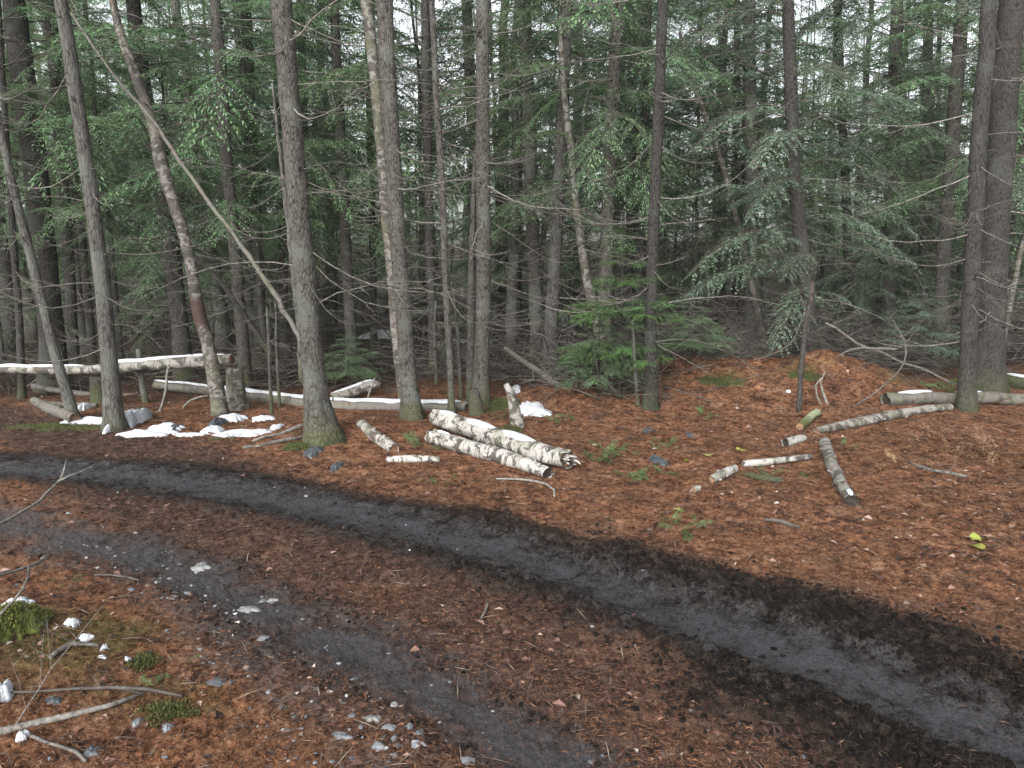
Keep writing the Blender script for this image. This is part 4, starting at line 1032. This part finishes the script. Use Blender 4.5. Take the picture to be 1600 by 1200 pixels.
# ------------------------------------------------------------------ fallen branches and sticks
def stick(label, pts, mat=M_TWIG, d=None, lift=0.012, name='fallen_branch', cat='stick', group=None, seed=1, twigs=0):
    P, R = [], []
    for i, (px, py, wd) in enumerate(pts):
        if d is None:
            g = ground(px, py); P.append([g[0], g[1], g[2] + lift]); R.append(rad_at(wd, g[1]))
        else:
            dd = d[i] if hasattr(d, '__len__') else d
            P.append(at(px, py, dd)); R.append(rad_at(wd, dd))
    return pole(name, label, cat, P, R, mat, 7, twigs, seed, group, rough=0.12)
stick('pale dead branch lying along the bottom left, thickest of the foreground sticks', [(-60, 1170, 15), (0, 1158, 14), (70, 1140, 13), (130, 1122, 10), (180, 1105, 8), (225, 1092, 5)], M_TWIG_PALE, seed=2, twigs=4)
stick('thin brown stick crossing left foreground above the thick pale branch', [(-20, 1092, 4), (60, 1088, 5), (140, 1084, 6), (200, 1084, 7), (250, 1087, 6), (285, 1098, 4)], M_TWIG_DARK, seed=3)
stick('forked dark root-like stick beside the mossy clump', [(80, 1035, 7), (95, 1020, 9), (120, 1014, 9), (155, 1016, 6)], M_TWIG, seed=4, twigs=2)
stick('thin stick below the thick pale branch at bottom left', [(50, 1160, 6), (90, 1172, 6), (120, 1184, 7), (135, 1200, 5)], M_TWIG, seed=5)
stick('bare pale twig reaching over the left end of the road', [(-60, 850, 5), (0, 820, 5), (50, 790, 5), (85, 760, 5), (98, 745, 4), (104, 718, 2)], M_TWIG_PALE, d=[3.0, 3.3, 3.7, 4.0, 4.1, 4.3], seed=6)
stick('bare pale side twig reaching over the left end of the road', [(92, 752, 3), (105, 745, 3), (125, 738, 3), (150, 725, 2)], M_TWIG_PALE, d=[4.05, 4.1, 4.2, 4.3], seed=7)
stick('pale curved twig above the moss clump at left', [(-30, 905, 5), (0, 899, 5), (40, 888, 5), (78, 870, 3)], M_TWIG_PALE, d=[2.5, 2.6, 2.75, 2.9], seed=8)
stick('small hooked twig hanging above the moss clump', [(45, 886, 4), (44, 905, 4), (30, 930, 4), (0, 960, 4)], M_TWIG, d=[2.75, 2.7, 2.65, 2.6], seed=9)
stick('curved pale twig lying in front of the two big birch logs', [(775, 752, 3), (810, 752, 4), (840, 756, 4), (862, 768, 4), (866, 780, 3)], M_TWIG_PALE, seed=10)
stick('long stick in the pile left of the thick scaly trunk, top one', [(395, 692, 5), (440, 680, 6), (482, 664, 6)], M_TWIG_PALE, seed=11)
stick('long stick in the pile left of the thick scaly trunk, lower one', [(380, 702, 5), (430, 693, 6), (480, 684, 6)], M_TWIG, seed=12)
stick('forked pale bough lying across the brush right of the mound', [(1270, 578, 1.5), (1300, 562, 2.2), (1332, 546, 3), (1370, 544, 4), (1400, 546, 3)], M_TWIG, d=[9.0, 8.9, 8.8, 8.7, 8.6], seed=13, twigs=6)
stick('arching twig curving down right of the mound', [(1395, 500, 1.5), (1412, 530, 2.2), (1414, 562, 2.2), (1395, 590, 2.2), (1350, 625, 2), (1300, 655, 1)], M_TWIG, d=[8.6, 8.6, 8.5, 8.3, 8.0, 7.6], seed=14, twigs=3)
stick('hanging pale branch left of the forked snag', [(1262, 480, 2.2), (1252, 500, 2.2), (1240, 530, 2), (1215, 550, 2), (1180, 562, 1.2)], M_TWIG, d=9.0, seed=15, twigs=3)
stick('branch slanting up from the left foot of the mound', [(1062, 578, 3), (1100, 565, 3), (1145, 552, 3), (1170, 540, 2)], M_TWIG, d=[9.6, 9.7, 9.8, 9.9], seed=16, twigs=4)
stick('low branch rising behind the left foot of the mound', [(1090, 560, 2), (1098, 540, 3), (1110, 530, 3), (1150, 520, 3), (1175, 516, 2)], M_TWIG, d=10.2, seed=17, twigs=4)
stick('crossing dry sticks right of the mound, upper one', [(1290, 505, 4), (1340, 535, 4), (1400, 560, 4), (1470, 590, 4), (1500, 603, 3)], M_TWIG, d=[9.0, 8.9, 8.8, 8.7, 8.6], seed=18, twigs=6)
stick('dark half-buried stick in the needles right of the road', [(1195, 815, 5), (1215, 818, 7), (1235, 824, 6), (1250, 828, 4)], M_TWIG_DARK, seed=19)
stick('grey stick lying in needles left of the tan dried ferns', [(1420, 726, 4), (1450, 735, 5), (1480, 742, 5), (1510, 748, 4)], M_TWIG, seed=20, twigs=3)
stick('thin stick on the strip between the ruts', [(752, 970, 2), (758, 960, 3), (762, 948, 3)], M_TWIG_PALE, seed=21)
stick('thin dark stick beside the gravel of the left rut', [(148, 903, 3), (190, 905, 3), (222, 912, 3), (215, 920, 2)], M_TWIG_DARK, seed=22)
stick('stick poking from the snow under the rail log', [(245, 655, 5), (256, 630, 4), (262, 600, 4), (264, 570, 3)], M_TWIG_PALE, d=8.0, seed=23)
stick('arched stick over the small logs left of the snowy post', [(285, 645, 4), (292, 630, 4), (305, 622, 4), (325, 618, 3)], M_TWIG_PALE, d=8.2, seed=24)
stick('upright twig rising from the short snow-topped log', [(572, 632, 3), (580, 610, 3), (586, 590, 2)], M_TWIG_PALE, d=8.5, seed=25)
for i, P in enumerate([[(1295, 648, 4), (1290, 625, 4), (1282, 600, 3), (1290, 580, 2)], [(1290, 644, 3), (1275, 618, 3), (1274, 600, 3), (1284, 590, 2)]]):
    stick(['straighter reddish sprout growing at the right foot of the mound', 'bent reddish sprout growing at the right foot of the mound'][i], P, M_TWIG_PALE, d=7.9, name='bare_sprout', cat='sprout', seed=30 + i, twigs=2)

# tangled brush nobody could count
def brush():
    r = np.random.default_rng(77); mb = MB()
    spots = [(1050, 1600, 9.8, 12.5, 800, 1.0), (780, 1100, 8.6, 12, 400, 0.5), (-50, 420, 9, 13, 300, 0.5), (400, 800, 9.2, 13, 260, 0.45), (900, 1010, 7.9, 8.6, 60, 0.3), (1060, 1440, 9.55, 10.2, 200, 0.45)]
    for (x0, x1, y0, y1, n, hh) in spots:
        for _ in range(n):
            y = r.uniform(y0, y1); x = (r.uniform(x0, x1) - 800) / 1200 * y
            if 2.0 < x < 3.6 and y < 9.5 and r.random() < 0.9: continue
            a = r.uniform(0, 6.28); L = r.uniform(0.3, 1.4); el = abs(r.normal(0, 0.35))
            p = np.array([x, y, H(x, y) + abs(r.normal(0, hh * 0.35))])
            d = np.array([math.cos(a) * math.cos(el), math.sin(a) * math.cos(el), math.sin(el)])
            q = np.linspace(0, 1, 5)[:, None]
            S = p + d * L * q + np.array([0, 0, -0.35 * L]) * q * q * r.uniform(0, 1.2) + r.normal(0, 0.03, 3) * q * q * L + np.cumsum(r.normal(0, 0.02 * L, (5, 3)), 0)
            rad = r.uniform(0.003, 0.010)
            mb.add(*tube(S, rad * (1 - 0.7 * q[:, 0]), 4, False))
            for _ in range(3):
                j = r.integers(1, 4); d2 = d + r.normal(0, 0.6, 3); l2 = L * r.uniform(.15, .4)
                mb.add(*tube(np.array([S[j], S[j] + d2 * l2 * .5, S[j] + d2 * l2]), np.array([rad * .5, rad * .4, rad * .2]), 3, False))
    tag(obj('brush', mb.build('brush', M_BRUSH)), 'tangle of dry dead twigs on the forest floor', 'brush', kind='stuff')
brush()

# ------------------------------------------------------------------ snow patches
def patch(name, label, cat, px, py, wpx, hpx, th, mat, seed, group=None, rot=0.0, rag=1.0, attrs=False, embed=0.004):
    """a lumpy low heap laid on the terrain: wpx wide and hpx deep as the photo shows it"""
    g = ground(px, py); gl = ground(px - wpx / 2, py); gr = ground(px + wpx / 2, py); gt = ground(px, py - hpx / 2); gb = ground(px, py + hpx / 2)
    rx = (gr[0] - gl[0]) / 2; ry = max(0.015, (gt[1] - gb[1]) / 2)
    nr, na = 12, 56
    a = np.arange(na) * 2 * np.pi / na
    R = 1 + 0.34 * vnoise(np.cos(a) * 2 + seed, np.sin(a) * 2, seed) + rag * 0.26 * vnoise(np.cos(a) * 4 + seed, np.sin(a) * 4, seed + 5) + rag * 0.16 * vnoise(np.cos(a) * 9 + seed, np.sin(a) * 9, seed + 7)
    f = np.linspace(0, 1, nr + 1)[1:]
    ex = f[:, None] * R * np.cos(a); ey = f[:, None] * R * np.sin(a)
    X = g[0] + ex * rx * math.cos(rot) - ey * ry * math.sin(rot); Y = g[1] + ex * rx * math.sin(rot) + ey * ry * math.cos(rot)
    hgt = th * (np.clip(1 - f[:, None] ** 2, 0, 1) ** 0.6) * (1 + 0.45 * fbm(ex * 2.5 + seed, ey * 2.5, 3, seed)) - embed
    Z = terrain(X, Y) + hgt; Z[-1] = terrain(X[-1], Y[-1]) - 0.02
    V = np.vstack([np.stack([X, Y, Z], -1).reshape(-1, 3), [g[0], g[1], H(g[0], g[1]) + th * 1.1]])
    base = np.array([g[0], g[1], H(g[0], g[1])])
    i = np.arange(nr - 1)[:, None] * na; j = np.arange(na)[None]; j2 = (j + 1) % na
    Q = np.stack([i + j, i + na + j, i + na + j2, i + j2], -1).reshape(-1, 4)
    T = np.stack([np.full(na, len(V) - 1), np.arange(na), (np.arange(na) + 1) % na], 1)
    at_ = {'rnd': np.random.default_rng(seed).random(len(V))} if attrs else None
    return tag(obj(name, mesh(name, V - base, [Q, T], mat, at_, True), None, tuple(base)), label, cat, group), V
snow = [(140, 660, 70, 9, .05, 'snow strip between the thin leaning trunk and straight grey trunk'), (205, 661, 34, 22, .12, 'tallest snow heap just right of the straight grey trunk foot'),
        (225, 679, 90, 9, .04, 'long snow tongue nearest the road right of the straight grey trunk'), (262, 670, 60, 8, .05, 'snow patch between the tall heap and the flat drift'),
        (300, 679, 60, 4, .02, 'thin snow film in the middle below the rail log'), (335, 674, 34, 7, .05, 'small rounded snow patch left of the flat drift'),
        (376, 678, 80, 8, .035, 'wide flat snow drift below the snowy post'), (365, 656, 44, 9, .06, 'lumpy snow heap at the foot of the snowy post'),
        (410, 655, 34, 7, .03, 'snow patch right of the snowy post foot'), (433, 668, 16, 6, .03, 'tiny snow lump left of the thick scaly trunk'),
        (132, 640, 22, 8, .06, 'small tilted snow lump left of the straight grey trunk'), (826, 640, 46, 22, .05, 'snow heap on the bank above the two big birch logs'),
        (850, 648, 26, 9, .05, 'snow fringe right of the bank snow heap'), (806, 610, 14, 16, .06, 'small snow cap on the stump above the birch logs'),
        (30, 946, 44, 14, .03, 'snow patch above the moss clump'), (114, 976, 26, 14, .03, 'larger snow lump right of the moss clump'), (136, 1000, 20, 8, .02, 'flat snow lump below the larger one'),
        (163, 1018, 16, 11, .02, 'small snow lump by the forked stick'), (200, 1037, 12, 9, .02, 'small round snow lump by the green tuft'), (4, 1094, 30, 30, .05, 'snow lump at the left edge above the pale branch'),
        (36, 1160, 18, 14, .03, 'snow lump under the thick pale branch'), (160, 1033, 14, 8, .015, 'pinkish wet snow crumb among needles'), (1244, 498, 22, 12, .1, 'bright snow patch in the wood beyond the mound'),
        (10, 470, 40, 8, .2, 'far snow patch at the left edge'), (600, 527, 70, 6, .15, 'far snow strip behind the tall grey trunk'), (700, 538, 40, 5, .1, 'far snow strip left of the central pair'),
        (1232, 612, 7, 5, .02, 'tiny snow fleck on the mound face'), (880, 505, 14, 30, .25, 'far snow seen behind the pale cedar trunk'), (1575, 470, 50, 10, .2, 'far snow at the right edge behind the thick pair')]
for i, (px, py, wd, hd, th, lab) in enumerate(snow):
    patch('snow_patch', lab, 'snow', px, py, wd, hd, th, M_SNOW, 60 + i)
rocks = [(312, 884, 34, 14, .02, 'pointed pale flat rock in the left rut, farthest of the flat rocks', M_ROCK_LIGHT), (268, 934, 22, 8, .015, 'small pale flat rock on the inner edge of the left rut', M_ROCK_LIGHT),
         (390, 948, 34, 10, .018, 'long pale flat rock in the left rut', M_ROCK_LIGHT), (424, 934, 24, 7, .012, 'small flat rock touching the long pale one', M_ROCK_LIGHT),
         (314, 972, 14, 6, .012, 'small pale stone left of the bluish gravel', M_ROCK_LIGHT), (580, 1128, 34, 16, .025, 'bluish white stone at bottom, topmost of its cluster', M_ROCK_LIGHT), (607, 1138, 26, 10, .02, 'bluish white stone right of the topmost one', M_ROCK),
         (530, 1152, 46, 14, .02, 'grey embedded slab left of the bottom stone cluster', M_ROCK), (590, 1170, 26, 12, .02, 'grey stone in the lower part of the bottom cluster', M_ROCK), (655, 1166, 22, 10, .02, 'grey stone right in the bottom cluster', M_ROCK),
         (145, 1180, 34, 20, .03, 'dark slate stone near the bottom left sticks', M_ROCK_DARK), (262, 1140, 22, 16, .025, 'blue-grey stone beside the left moss tuft', M_ROCK), (216, 1134, 12, 18, .02, 'upright blue-grey stone left of the moss tuft', M_ROCK),
         (85, 1098, 26, 12, .02, 'greenish slate stone among left needles', M_ROCK_DARK), (1028, 720, 26, 16, .03, 'dark round slate right of the green sprigs', M_ROCK_DARK), (1012, 672, 22, 9, .02, 'flat dark slate on the bank', M_ROCK_DARK),
         (1077, 680, 14, 8, .02, 'small dark slate right of the flat one', M_ROCK_DARK), (525, 730, 18, 16, .04, 'dark angular slate below the thick scaly trunk', M_ROCK_DARK), (490, 706, 26, 12, .05, 'dark slate at the left foot of the thick scaly trunk', M_ROCK_DARK),
         (275, 670, 14, 8, .06, 'dark stone poking through the snow', M_ROCK_DARK), (340, 664, 24, 12, .09, 'mossy boulder left of the snowy post foot', M_ROCK_DARK), (1355, 1180, 0, 0, 0, '', None)]
for i, (px, py, wd, hd, th, lab, mt) in enumerate(rocks):
    if mt: patch('rock', lab, 'rock', px, py, wd, hd, th * 0.8, mt, 140 + i, rag=0.25, embed=0.006)

# ------------------------------------------------------------------ moss, ferns, sprigs
def moss_clump(label, px, py, wd, hd, th, seed, n=4000, name='moss_clump', blade=0.02):
    mm = M_MOSS if n > 5000 else M_MOSS_DARK
    o, V = patch(name, label, 'moss', px, py, wd, hd, th * (1 if n > 5000 else 0.5), mm, seed, attrs=True, rag=1.6, embed=0.004 if n > 5000 else 0.008)
    r = np.random.default_rng(seed)
    P = V[r.integers(0, len(V) - 57, n)] + r.normal(0, 0.008, (n, 3)) * [1, 1, 0.4]
    D = r.normal(0, 0.6, (n, 3)); D[:, 2] = abs(D[:, 2]) + 0.5; D /= np.linalg.norm(D, axis=1)[:, None]
    L = r.uniform(0.5, 1.2, n) * blade
    X = diamonds(P, D, r.normal(0, 1, (n, 3)), L, L * 0.14) - np.array(o.location)
    F = np.arange(len(X)).reshape(-1, 4)
    obj('tufts', mesh('tufts', X, F, mm, {'rnd': np.repeat(r.random(n), 4)}), o)
moss_clump('bright green round moss clump at the left edge', 20, 985, 80, 52, 0.075, 171, 9000)
moss_clump('thin yellow-green moss tuft right of the snow lumps', 225, 1036, 44, 20, 0.012, 172, 1500)
moss_clump('low moss mat behind the blue-grey stone', 262, 1112, 90, 34, 0.012, 173, 3000)
moss_clump('yellow moss mat at the left foot of the thick scaly trunk', 462, 700, 44, 14, 0.03, 174, 2500)
moss_clump('moss cushion on the crest of the mound, right one', 1256, 588, 60, 14, 0.03, 175, 2500)
moss_clump('moss cushion on the crest of the mound, left one', 1120, 596, 80, 14, 0.03, 176, 2500)
moss_clump('yellow moss pad left of the bank snow heap', 780, 634, 50, 16, 0.05, 177, 2500)
moss_clump('moss pad in front of the snowy stump on the bank', 800, 672, 36, 20, 0.05, 178, 2500)
moss_clump('moss mat by the foot of the thin leaning trunk', 90, 668, 130, 12, 0.04, 179, 3000)

FROND = [spray(0.3, np.random.default_rng(950 + i), droop=0.35, leaf=0.026, lat=0.02, step=0.02, wfac=0.22, lat_len=0.35, up0=0.5) for i in range(3)]
def frond_mesh(mat):
    out = []
    for V, k, wood in FROND:
        F = np.arange(len(V)).reshape(-1, 4); out.append(mesh('frond', V, F, mat, {'rnd': np.repeat(np.random.default_rng(k).random(len(F)), 4)}))
    return out
FG, FD, FL = frond_mesh(M_FERN), frond_mesh(M_DRY), frond_mesh(M_DEADLEAF)
def fern(label, px, py, size, n, meshes, name='fern', cat='fern', seed=1, group=None, sp=0.06):
    g = ground(px, py); rr = np.random.default_rng(seed)
    root = empty(name, tuple(g), label, cat, group)
    for i in range(n):
        obj('frond', meshes[i % 3], root, (rr.normal(0, sp), rr.normal(0, sp), 0.005), (rr.normal(0, 0.2), rr.uniform(-0.55, 0.1), rr.uniform(0, 6.28)), size * rr.uniform(0.6, 1.1))
for i, (px, py, s, n, lab) in enumerate([(935, 722, .75, 9, 'green fern sprig right of the big birch logs, left one'), (972, 708, .6, 7, 'green fern sprig right of the big birch logs, upper one'), (990, 754, .55, 8, 'low green sprig below the dark round slate'),
                                         (1040, 745, .4, 5, 'small green sprig right of the low one'), (1070, 832, .55, 9, 'lone grassy green tuft near the road edge'), (868, 655, .7, 7, 'green fern right of the bank snow heap'),
                                         (832, 588, 1.1, 9, 'green fern frond above the bank snow heap'), (1190, 745, .4, 6, 'green leaves on the small dark rotten log'), (1245, 745, .35, 5, 'tiny green leaves right of the rotten log'),
                                         (1318, 700, .4, 5, 'green sprig at the upper end of the black-ended birch log'), (1035, 700, .5, 8, 'grassy clump above the dark round slate'), (700, 760, .35, 5, 'pale green tuft near the road below the lower birch log'),
                                         (650, 700, .7, 8, 'dark green sprig between the birch logs and broken piece'), (245, 1070, .25, 5, 'tiny green seedling among left needles'), (95, 915, .25, 4, 'tiny green seedling left of the rut'), (365, 690, .4, 6, 'green tuft on the verge below the flat snow drift'),
                                         (1100, 655, .6, 6, 'green sprig on the mound front'), (1480, 612, .9, 8, 'green fern left of the dark knobbly trunk'), (560, 590, 1.0, 8, 'green fern behind the long snowy birch trunk')]):
    fern(lab, px, py, s, n, FG, seed=200 + i)
for i, (px, py, s, n, lab) in enumerate([(1545, 715, 1.2, 14, 'tan dried fern heap at right, largest'), (1500, 690, 1.0, 9, 'tan dried fern left of the largest heap'), (1430, 700, .9, 10, 'tan dried fern below the half-buried birch log'), (1390, 728, .7, 8, 'small tan dried fern right of the black-ended log'),
                                         (1200, 628, .7, 8, 'dried brown fern on the mound face'), (1590, 735, .9, 8, 'tan dried fern at the right edge'), (1545, 640, .8, 9, 'brown dried fern at the foot of the thick pair')]):
    fern(lab, px, py, s, n, FD, name='dried_fern', seed=240 + i, sp=0.12)
fern('pinkish withered leaf spray hanging right of the forked snag', 1300, 600, .9, 9, FL, 'withered_spray', 'dead leaves', 260)
def leaf_thing(label, px, py, size, mat, seed, n=1, lift=0.01):
    g = ground(px, py); rr = np.random.default_rng(seed)
    a = np.arange(10) * 2 * np.pi / 10
    shp = np.stack([np.cos(a) * (0.5 + 0.08 * np.cos(3 * a)), np.sin(a) * 0.42, 0.1 * np.cos(2 * a)], 1) * size
    shp = rotz(tilt(shp, rr.normal(0.1, 0.3)), rr.uniform(0, 6.28))
    V = np.vstack([shp, [0, 0, -0.03 * size]]) + [0, 0, lift]
    T = np.stack([np.arange(10), (np.arange(10) + 1) % 10, np.full(10, 10)], 1)
    tag(obj('fallen_leaf', mesh('fallen_leaf', V, T, mat, {'rnd': np.full(11, rr.random())}), None, tuple(g)), label, 'leaf')
for i, (px, py, s, mt, lab) in enumerate([(1527, 856, .085, M_YELLOW, 'larger of two yellow-green leaves at right'), (1524, 843, .08, M_YELLOW, 'smaller yellow leaf just above the larger one'), (1548, 842, .05, M_YELLOW, 'olive leaf right of the yellow leaves'),
                                          (1108, 712, .08, M_YELLOW, 'yellow-green leaf left of the stubby birch piece'), (1157, 704, .08, M_YELLOW, 'green leaf nearest the stubby birch piece'), (1073, 722, .06, M_YELLOW, 'small yellow-green leaf left of the others on the bank'),
                                          (1408, 876, .07, M_LITTER, 'pinkish tan curled leaf right of the road'), (1058, 800, .06, M_YELLOW, 'green leaf above the grassy tuft')]):
    leaf_thing(lab, px, py, s, mt, 300 + i)
# snowy stump on the bank
make_tree('mossy broken stump with snow on it on the bank above the big birch logs', [(808, 668, 22), (803, 640, 18), (797, 615, 13), (790, 600, 8)], M_BIRCH_MOT, kind='dead', top=False, flare=0.3, name='tree_stump', cat='stump')
make_tree('black rotten stump between the central cedar pair and birch logs', [(745, 640, 24), (744, 622, 18), (742, 608, 10)], M_DARK, d=7.7, kind='dead', top=False, flare=0.5, name='tree_stump', cat='stump')

# ------------------------------------------------------------------ litter nobody could count
def scatter_points(n, r, ymin, ymax, p=1.0):
    y = ymin + (ymax - ymin) * r.random(n) ** p
    x = r.uniform(-0.78, 0.78, n) * (y + 0.4)
    return x, y
def flat_bits(name, label, cat, n, r, size, aspect, mat, keep, ymin=1.9, ymax=9.5, p=1.6, lift=0.004, tiltv=0.25, bias=None):
    x, y = scatter_points(n, r, ymin, ymax, p)
    m = keep(x, y, r); x, y = x[m], y[m]; n = len(x)
    z = terrain(x, y, True)[0] + lift
    D = r.normal(0, 1, (n, 3)); D[:, 2] *= tiltv * 0.6; D /= np.linalg.norm(D, axis=1)[:, None]
    U = r.normal(0, tiltv, (n, 3)); U[:, 2] += 1
    L = np.minimum(size * r.lognormal(0, 0.35, n), size * 1.6)
    B = np.stack([x, y, z], 1) - D * L[:, None] * 0.5
    V = diamonds(B, D, U, L, L * aspect)
    lf_ = np.minimum(0.15, aspect * 0.6) * L; V[1::4, 2] += lf_; V[3::4, 2] += lf_
    F = np.arange(len(V)).reshape(-1, 4)
    rn = r.random(n)
    if bias is not None: rn = np.clip(rn ** bias, 0, 1)
    tag(obj(name, mesh(name, V, F, mat, {'rnd': np.repeat(rn, 4)})), label, cat, kind='stuff')
def offroad(x, y, r):
    c = np.maximum(sdf(R1_CHURN, x, y), sdf(R2_CORE, x, y))
    return (c + r.normal(0, 0.07, len(x)) < 0) | (r.random(len(x)) < 0.02)
def drifts(x, y, r):
    k = fbm(x * 1.3, y * 1.3, 4, 91)
    side = y - (4.9 - 0.62 * x)
    return offroad(x, y, r) & (r.random(len(x)) < np.clip(0.5 + 1.6 * k, 0.06, 1) * np.where(side > 0.3, 1.0, 0.45))
r = np.random.default_rng(5)
flat_bits('leaf_litter', 'small brown fallen leaves strewn over the forest floor', 'leaf litter', 44000, r, 0.021, 0.24, M_LITTER, drifts, ymax=10.5, p=1.2, bias=1.3)
flat_bits('needle_litter', 'rust-brown fallen needles covering the forest floor', 'needles', 230000, r, 0.022, 0.03, M_NEEDLE, offroad, ymax=8, p=1.7, tiltv=0.3)
flat_bits('bark_flakes', 'pale bark flakes strewn around the birch logs', 'bark flakes', 160, r, 0.026, 0.35, litter_mat('birch_flakes', [(0, (0.11, 0.085, 0.065)), (1, (0.33, 0.3, 0.26))]), offroad, ymax=9.5, p=1.0)
def lumps(name, label, cat, pts, sizes, mat, r, squash=0.7):
    """small irregular lumps: distorted octahedra subdivided once"""
    ico = np.array([[1, 0, 0], [-1, 0, 0], [0, 1, 0], [0, -1, 0], [0, 0, 1], [0, 0, -1]], float)
    fc = [(0, 2, 4), (2, 1, 4), (1, 3, 4), (3, 0, 4), (2, 0, 5), (1, 2, 5), (3, 1, 5), (0, 3, 5)]
    V0 = list(ico); mid = {}; F0 = []
    def md(a, b):
        k_ = (min(a, b), max(a, b))
        if k_ not in mid: v = V0[a] + V0[b]; V0.append(v / np.linalg.norm(v)); mid[k_] = len(V0) - 1
        return mid[k_]
    for a, b, c in fc:
        ab, bc, ca = md(a, b), md(b, c), md(c, a); F0 += [(a, ab, ca), (ab, b, bc), (ca, bc, c), (ab, bc, ca)]
    V0 = np.array(V0); F0 = np.array(F0); n = len(pts); m = len(V0)
    S = sizes[:, None, None] * (V0[None] * (1 + r.uniform(-0.35, 0.35, (n, m, 1)))) * r.uniform(0.6, 1.3, (n, 1, 3)) * [1, 1, squash]
    V = (pts[:, None] + S).reshape(-1, 3)
    F = (F0[None] + (np.arange(n) * m)[:, None, None]).reshape(-1, 3)
    tag(obj(name, mesh(name, V, F, mat, {'rnd': np.repeat(r.random(n), m)}, False)), label, cat, kind='stuff')
x, y = scatter_points(60000, r, 1.9, 7.0, 1.4)
c = sdf(R1_CHURN, x, y); k_ = sdf(R1_CORE, x, y); c2 = sdf(R2_CORE, x, y)
edge = ((c > -0.06) & (k_ < 0.05) & (r.random(len(x)) < 0.03 + 0.3 * sstep(-1.0, 1.2, x))) | ((np.abs(c2) < 0.05) & (r.random(len(x)) < 0.15)) | ((k_ > 0) & (r.random(len(x)) < 0.02)) | ((c > -0.25) & (c < 0) & (r.random(len(x)) < 0.05))
x, y = x[edge], y[edge]
pz = terrain(x, y, True)[0]
lumps('mud_clods', 'black churned mud clods along the ruts', 'mud clods', np.stack([x, y, pz + 0.002], 1), np.minimum(0.013, r.lognormal(math.log(0.006), 0.45, len(x)) * (1 + 0.5 * sstep(0, 1.5, x))), M_CLOD, r)
flat_bits('curled_leaves', 'larger curled brown and pinkish leaves lying on the bank', 'curled leaves', 3800, r, 0.036, 0.34, litter_mat('curled_leaves', [(0, (0.03, 0.016, 0.013)), (0.5, (0.1, 0.052, 0.038)), (0.85, (0.17, 0.105, 0.085)), (1, (0.27, 0.2, 0.165))]), drifts, ymax=10.5, p=0.9, tiltv=0.3, lift=0.006, bias=1.4)
flat_bits('twig_litter', 'short broken twigs scattered over the forest floor', 'twig litter', 5000, r, 0.085, 0.022, litter_mat('twig_bits', [(0, (0.012, 0.009, 0.008)), (0.6, (0.05, 0.036, 0.028)), (1, (0.17, 0.14, 0.11))]), offroad, ymax=10.5, p=1.0, tiltv=0.15, lift=0.008)
def churned(x, y, r):
    return (sdf(R1_CHURN, x, y) + r.normal(0, 0.05, len(x)) > 0) & ((sdf(R1_CORE, x, y) < 0.03) | (r.random(len(x)) < 0.16))
flat_bits('trampled_needles', 'dark mud-soaked needles trodden into the churned rut edges', 'trampled needles', 90000, r, 0.026, 0.05, litter_mat('muddy_needles', [(0, (0.002, 0.0018, 0.0016)), (0.6, (0.01, 0.008, 0.007)), (0.93, (0.04, 0.028, 0.02)), (1, (0.09, 0.06, 0.04))], 0.1, 0.9), churned, ymax=6.5, p=1.5, tiltv=0.5, lift=0.006)
x, y = scatter_points(26000, r, 1.9, 6.0, 1.3)
gk = sdf(GRAV, x, y); k2 = sdf(R2_CORE, x, y)
pp = 0.13 * (gk > -0.05) + 0.02 * (k2 > 0) + 0.006
pp = pp * (0.3 + 1.4 * (fbm(x * 3, y * 3, 2, 8) > 0.05))
m_ = r.random(len(x)) < pp
x, y = x[m_], y[m_]
lumps('gravel', 'grey pebbles scattered in and beside the left rut', 'gravel', np.stack([x, y, terrain(x, y, True)[0] + 0.001], 1), r.lognormal(math.log(0.006), 0.5, len(x)), M_PEBBLE, r, 0.5)
ORD = 'leftmost second third fourth fifth sixth seventh eighth ninth tenth eleventh twelfth'.split()
same = {}
for o in bpy.data.objects:
    if o.get('label') and o.get('category') in ('tree', 'sapling'): same.setdefault(o['label'], []).append(o)
for lab, L_ in same.items():
    if 1 < len(L_) <= 12:
        L_.sort(key=lambda o: o.location.x / o.location.y)
        for i, o in enumerate(L_): o['label'] = (ORD[i] if i == 0 else ORD[i] + ' from the left') + ', ' + lab
# ------------------------------------------------------------------ damp air between the trees
hv = np.array([[x, y, z] for z in (-2.2, 24) for y in (-124, 124) for x in (-124, 124)], float)
hf = np.array([[0, 2, 3, 1], [4, 5, 7, 6], [0, 1, 5, 4], [2, 6, 7, 3], [0, 4, 6, 2], [1, 3, 7, 5]])
hm = bpy.data.materials.new('damp_air'); hm.use_nodes = True
ht = hm.node_tree; ht.nodes.remove(ht.nodes['Principled BSDF'])
pv = ht.nodes.new('ShaderNodeVolumePrincipled')
pv.inputs['Color'].default_value = (0.93, 0.97, 0.95, 1); pv.inputs['Density'].default_value = HAZE
ht.links.new(pv.outputs[0], ht.nodes['Material Output'].inputs['Volume'])
tag(obj('haze', mesh('haze', hv, hf, hm)), 'pale damp haze hanging between the trees', 'haze', kind='stuff')
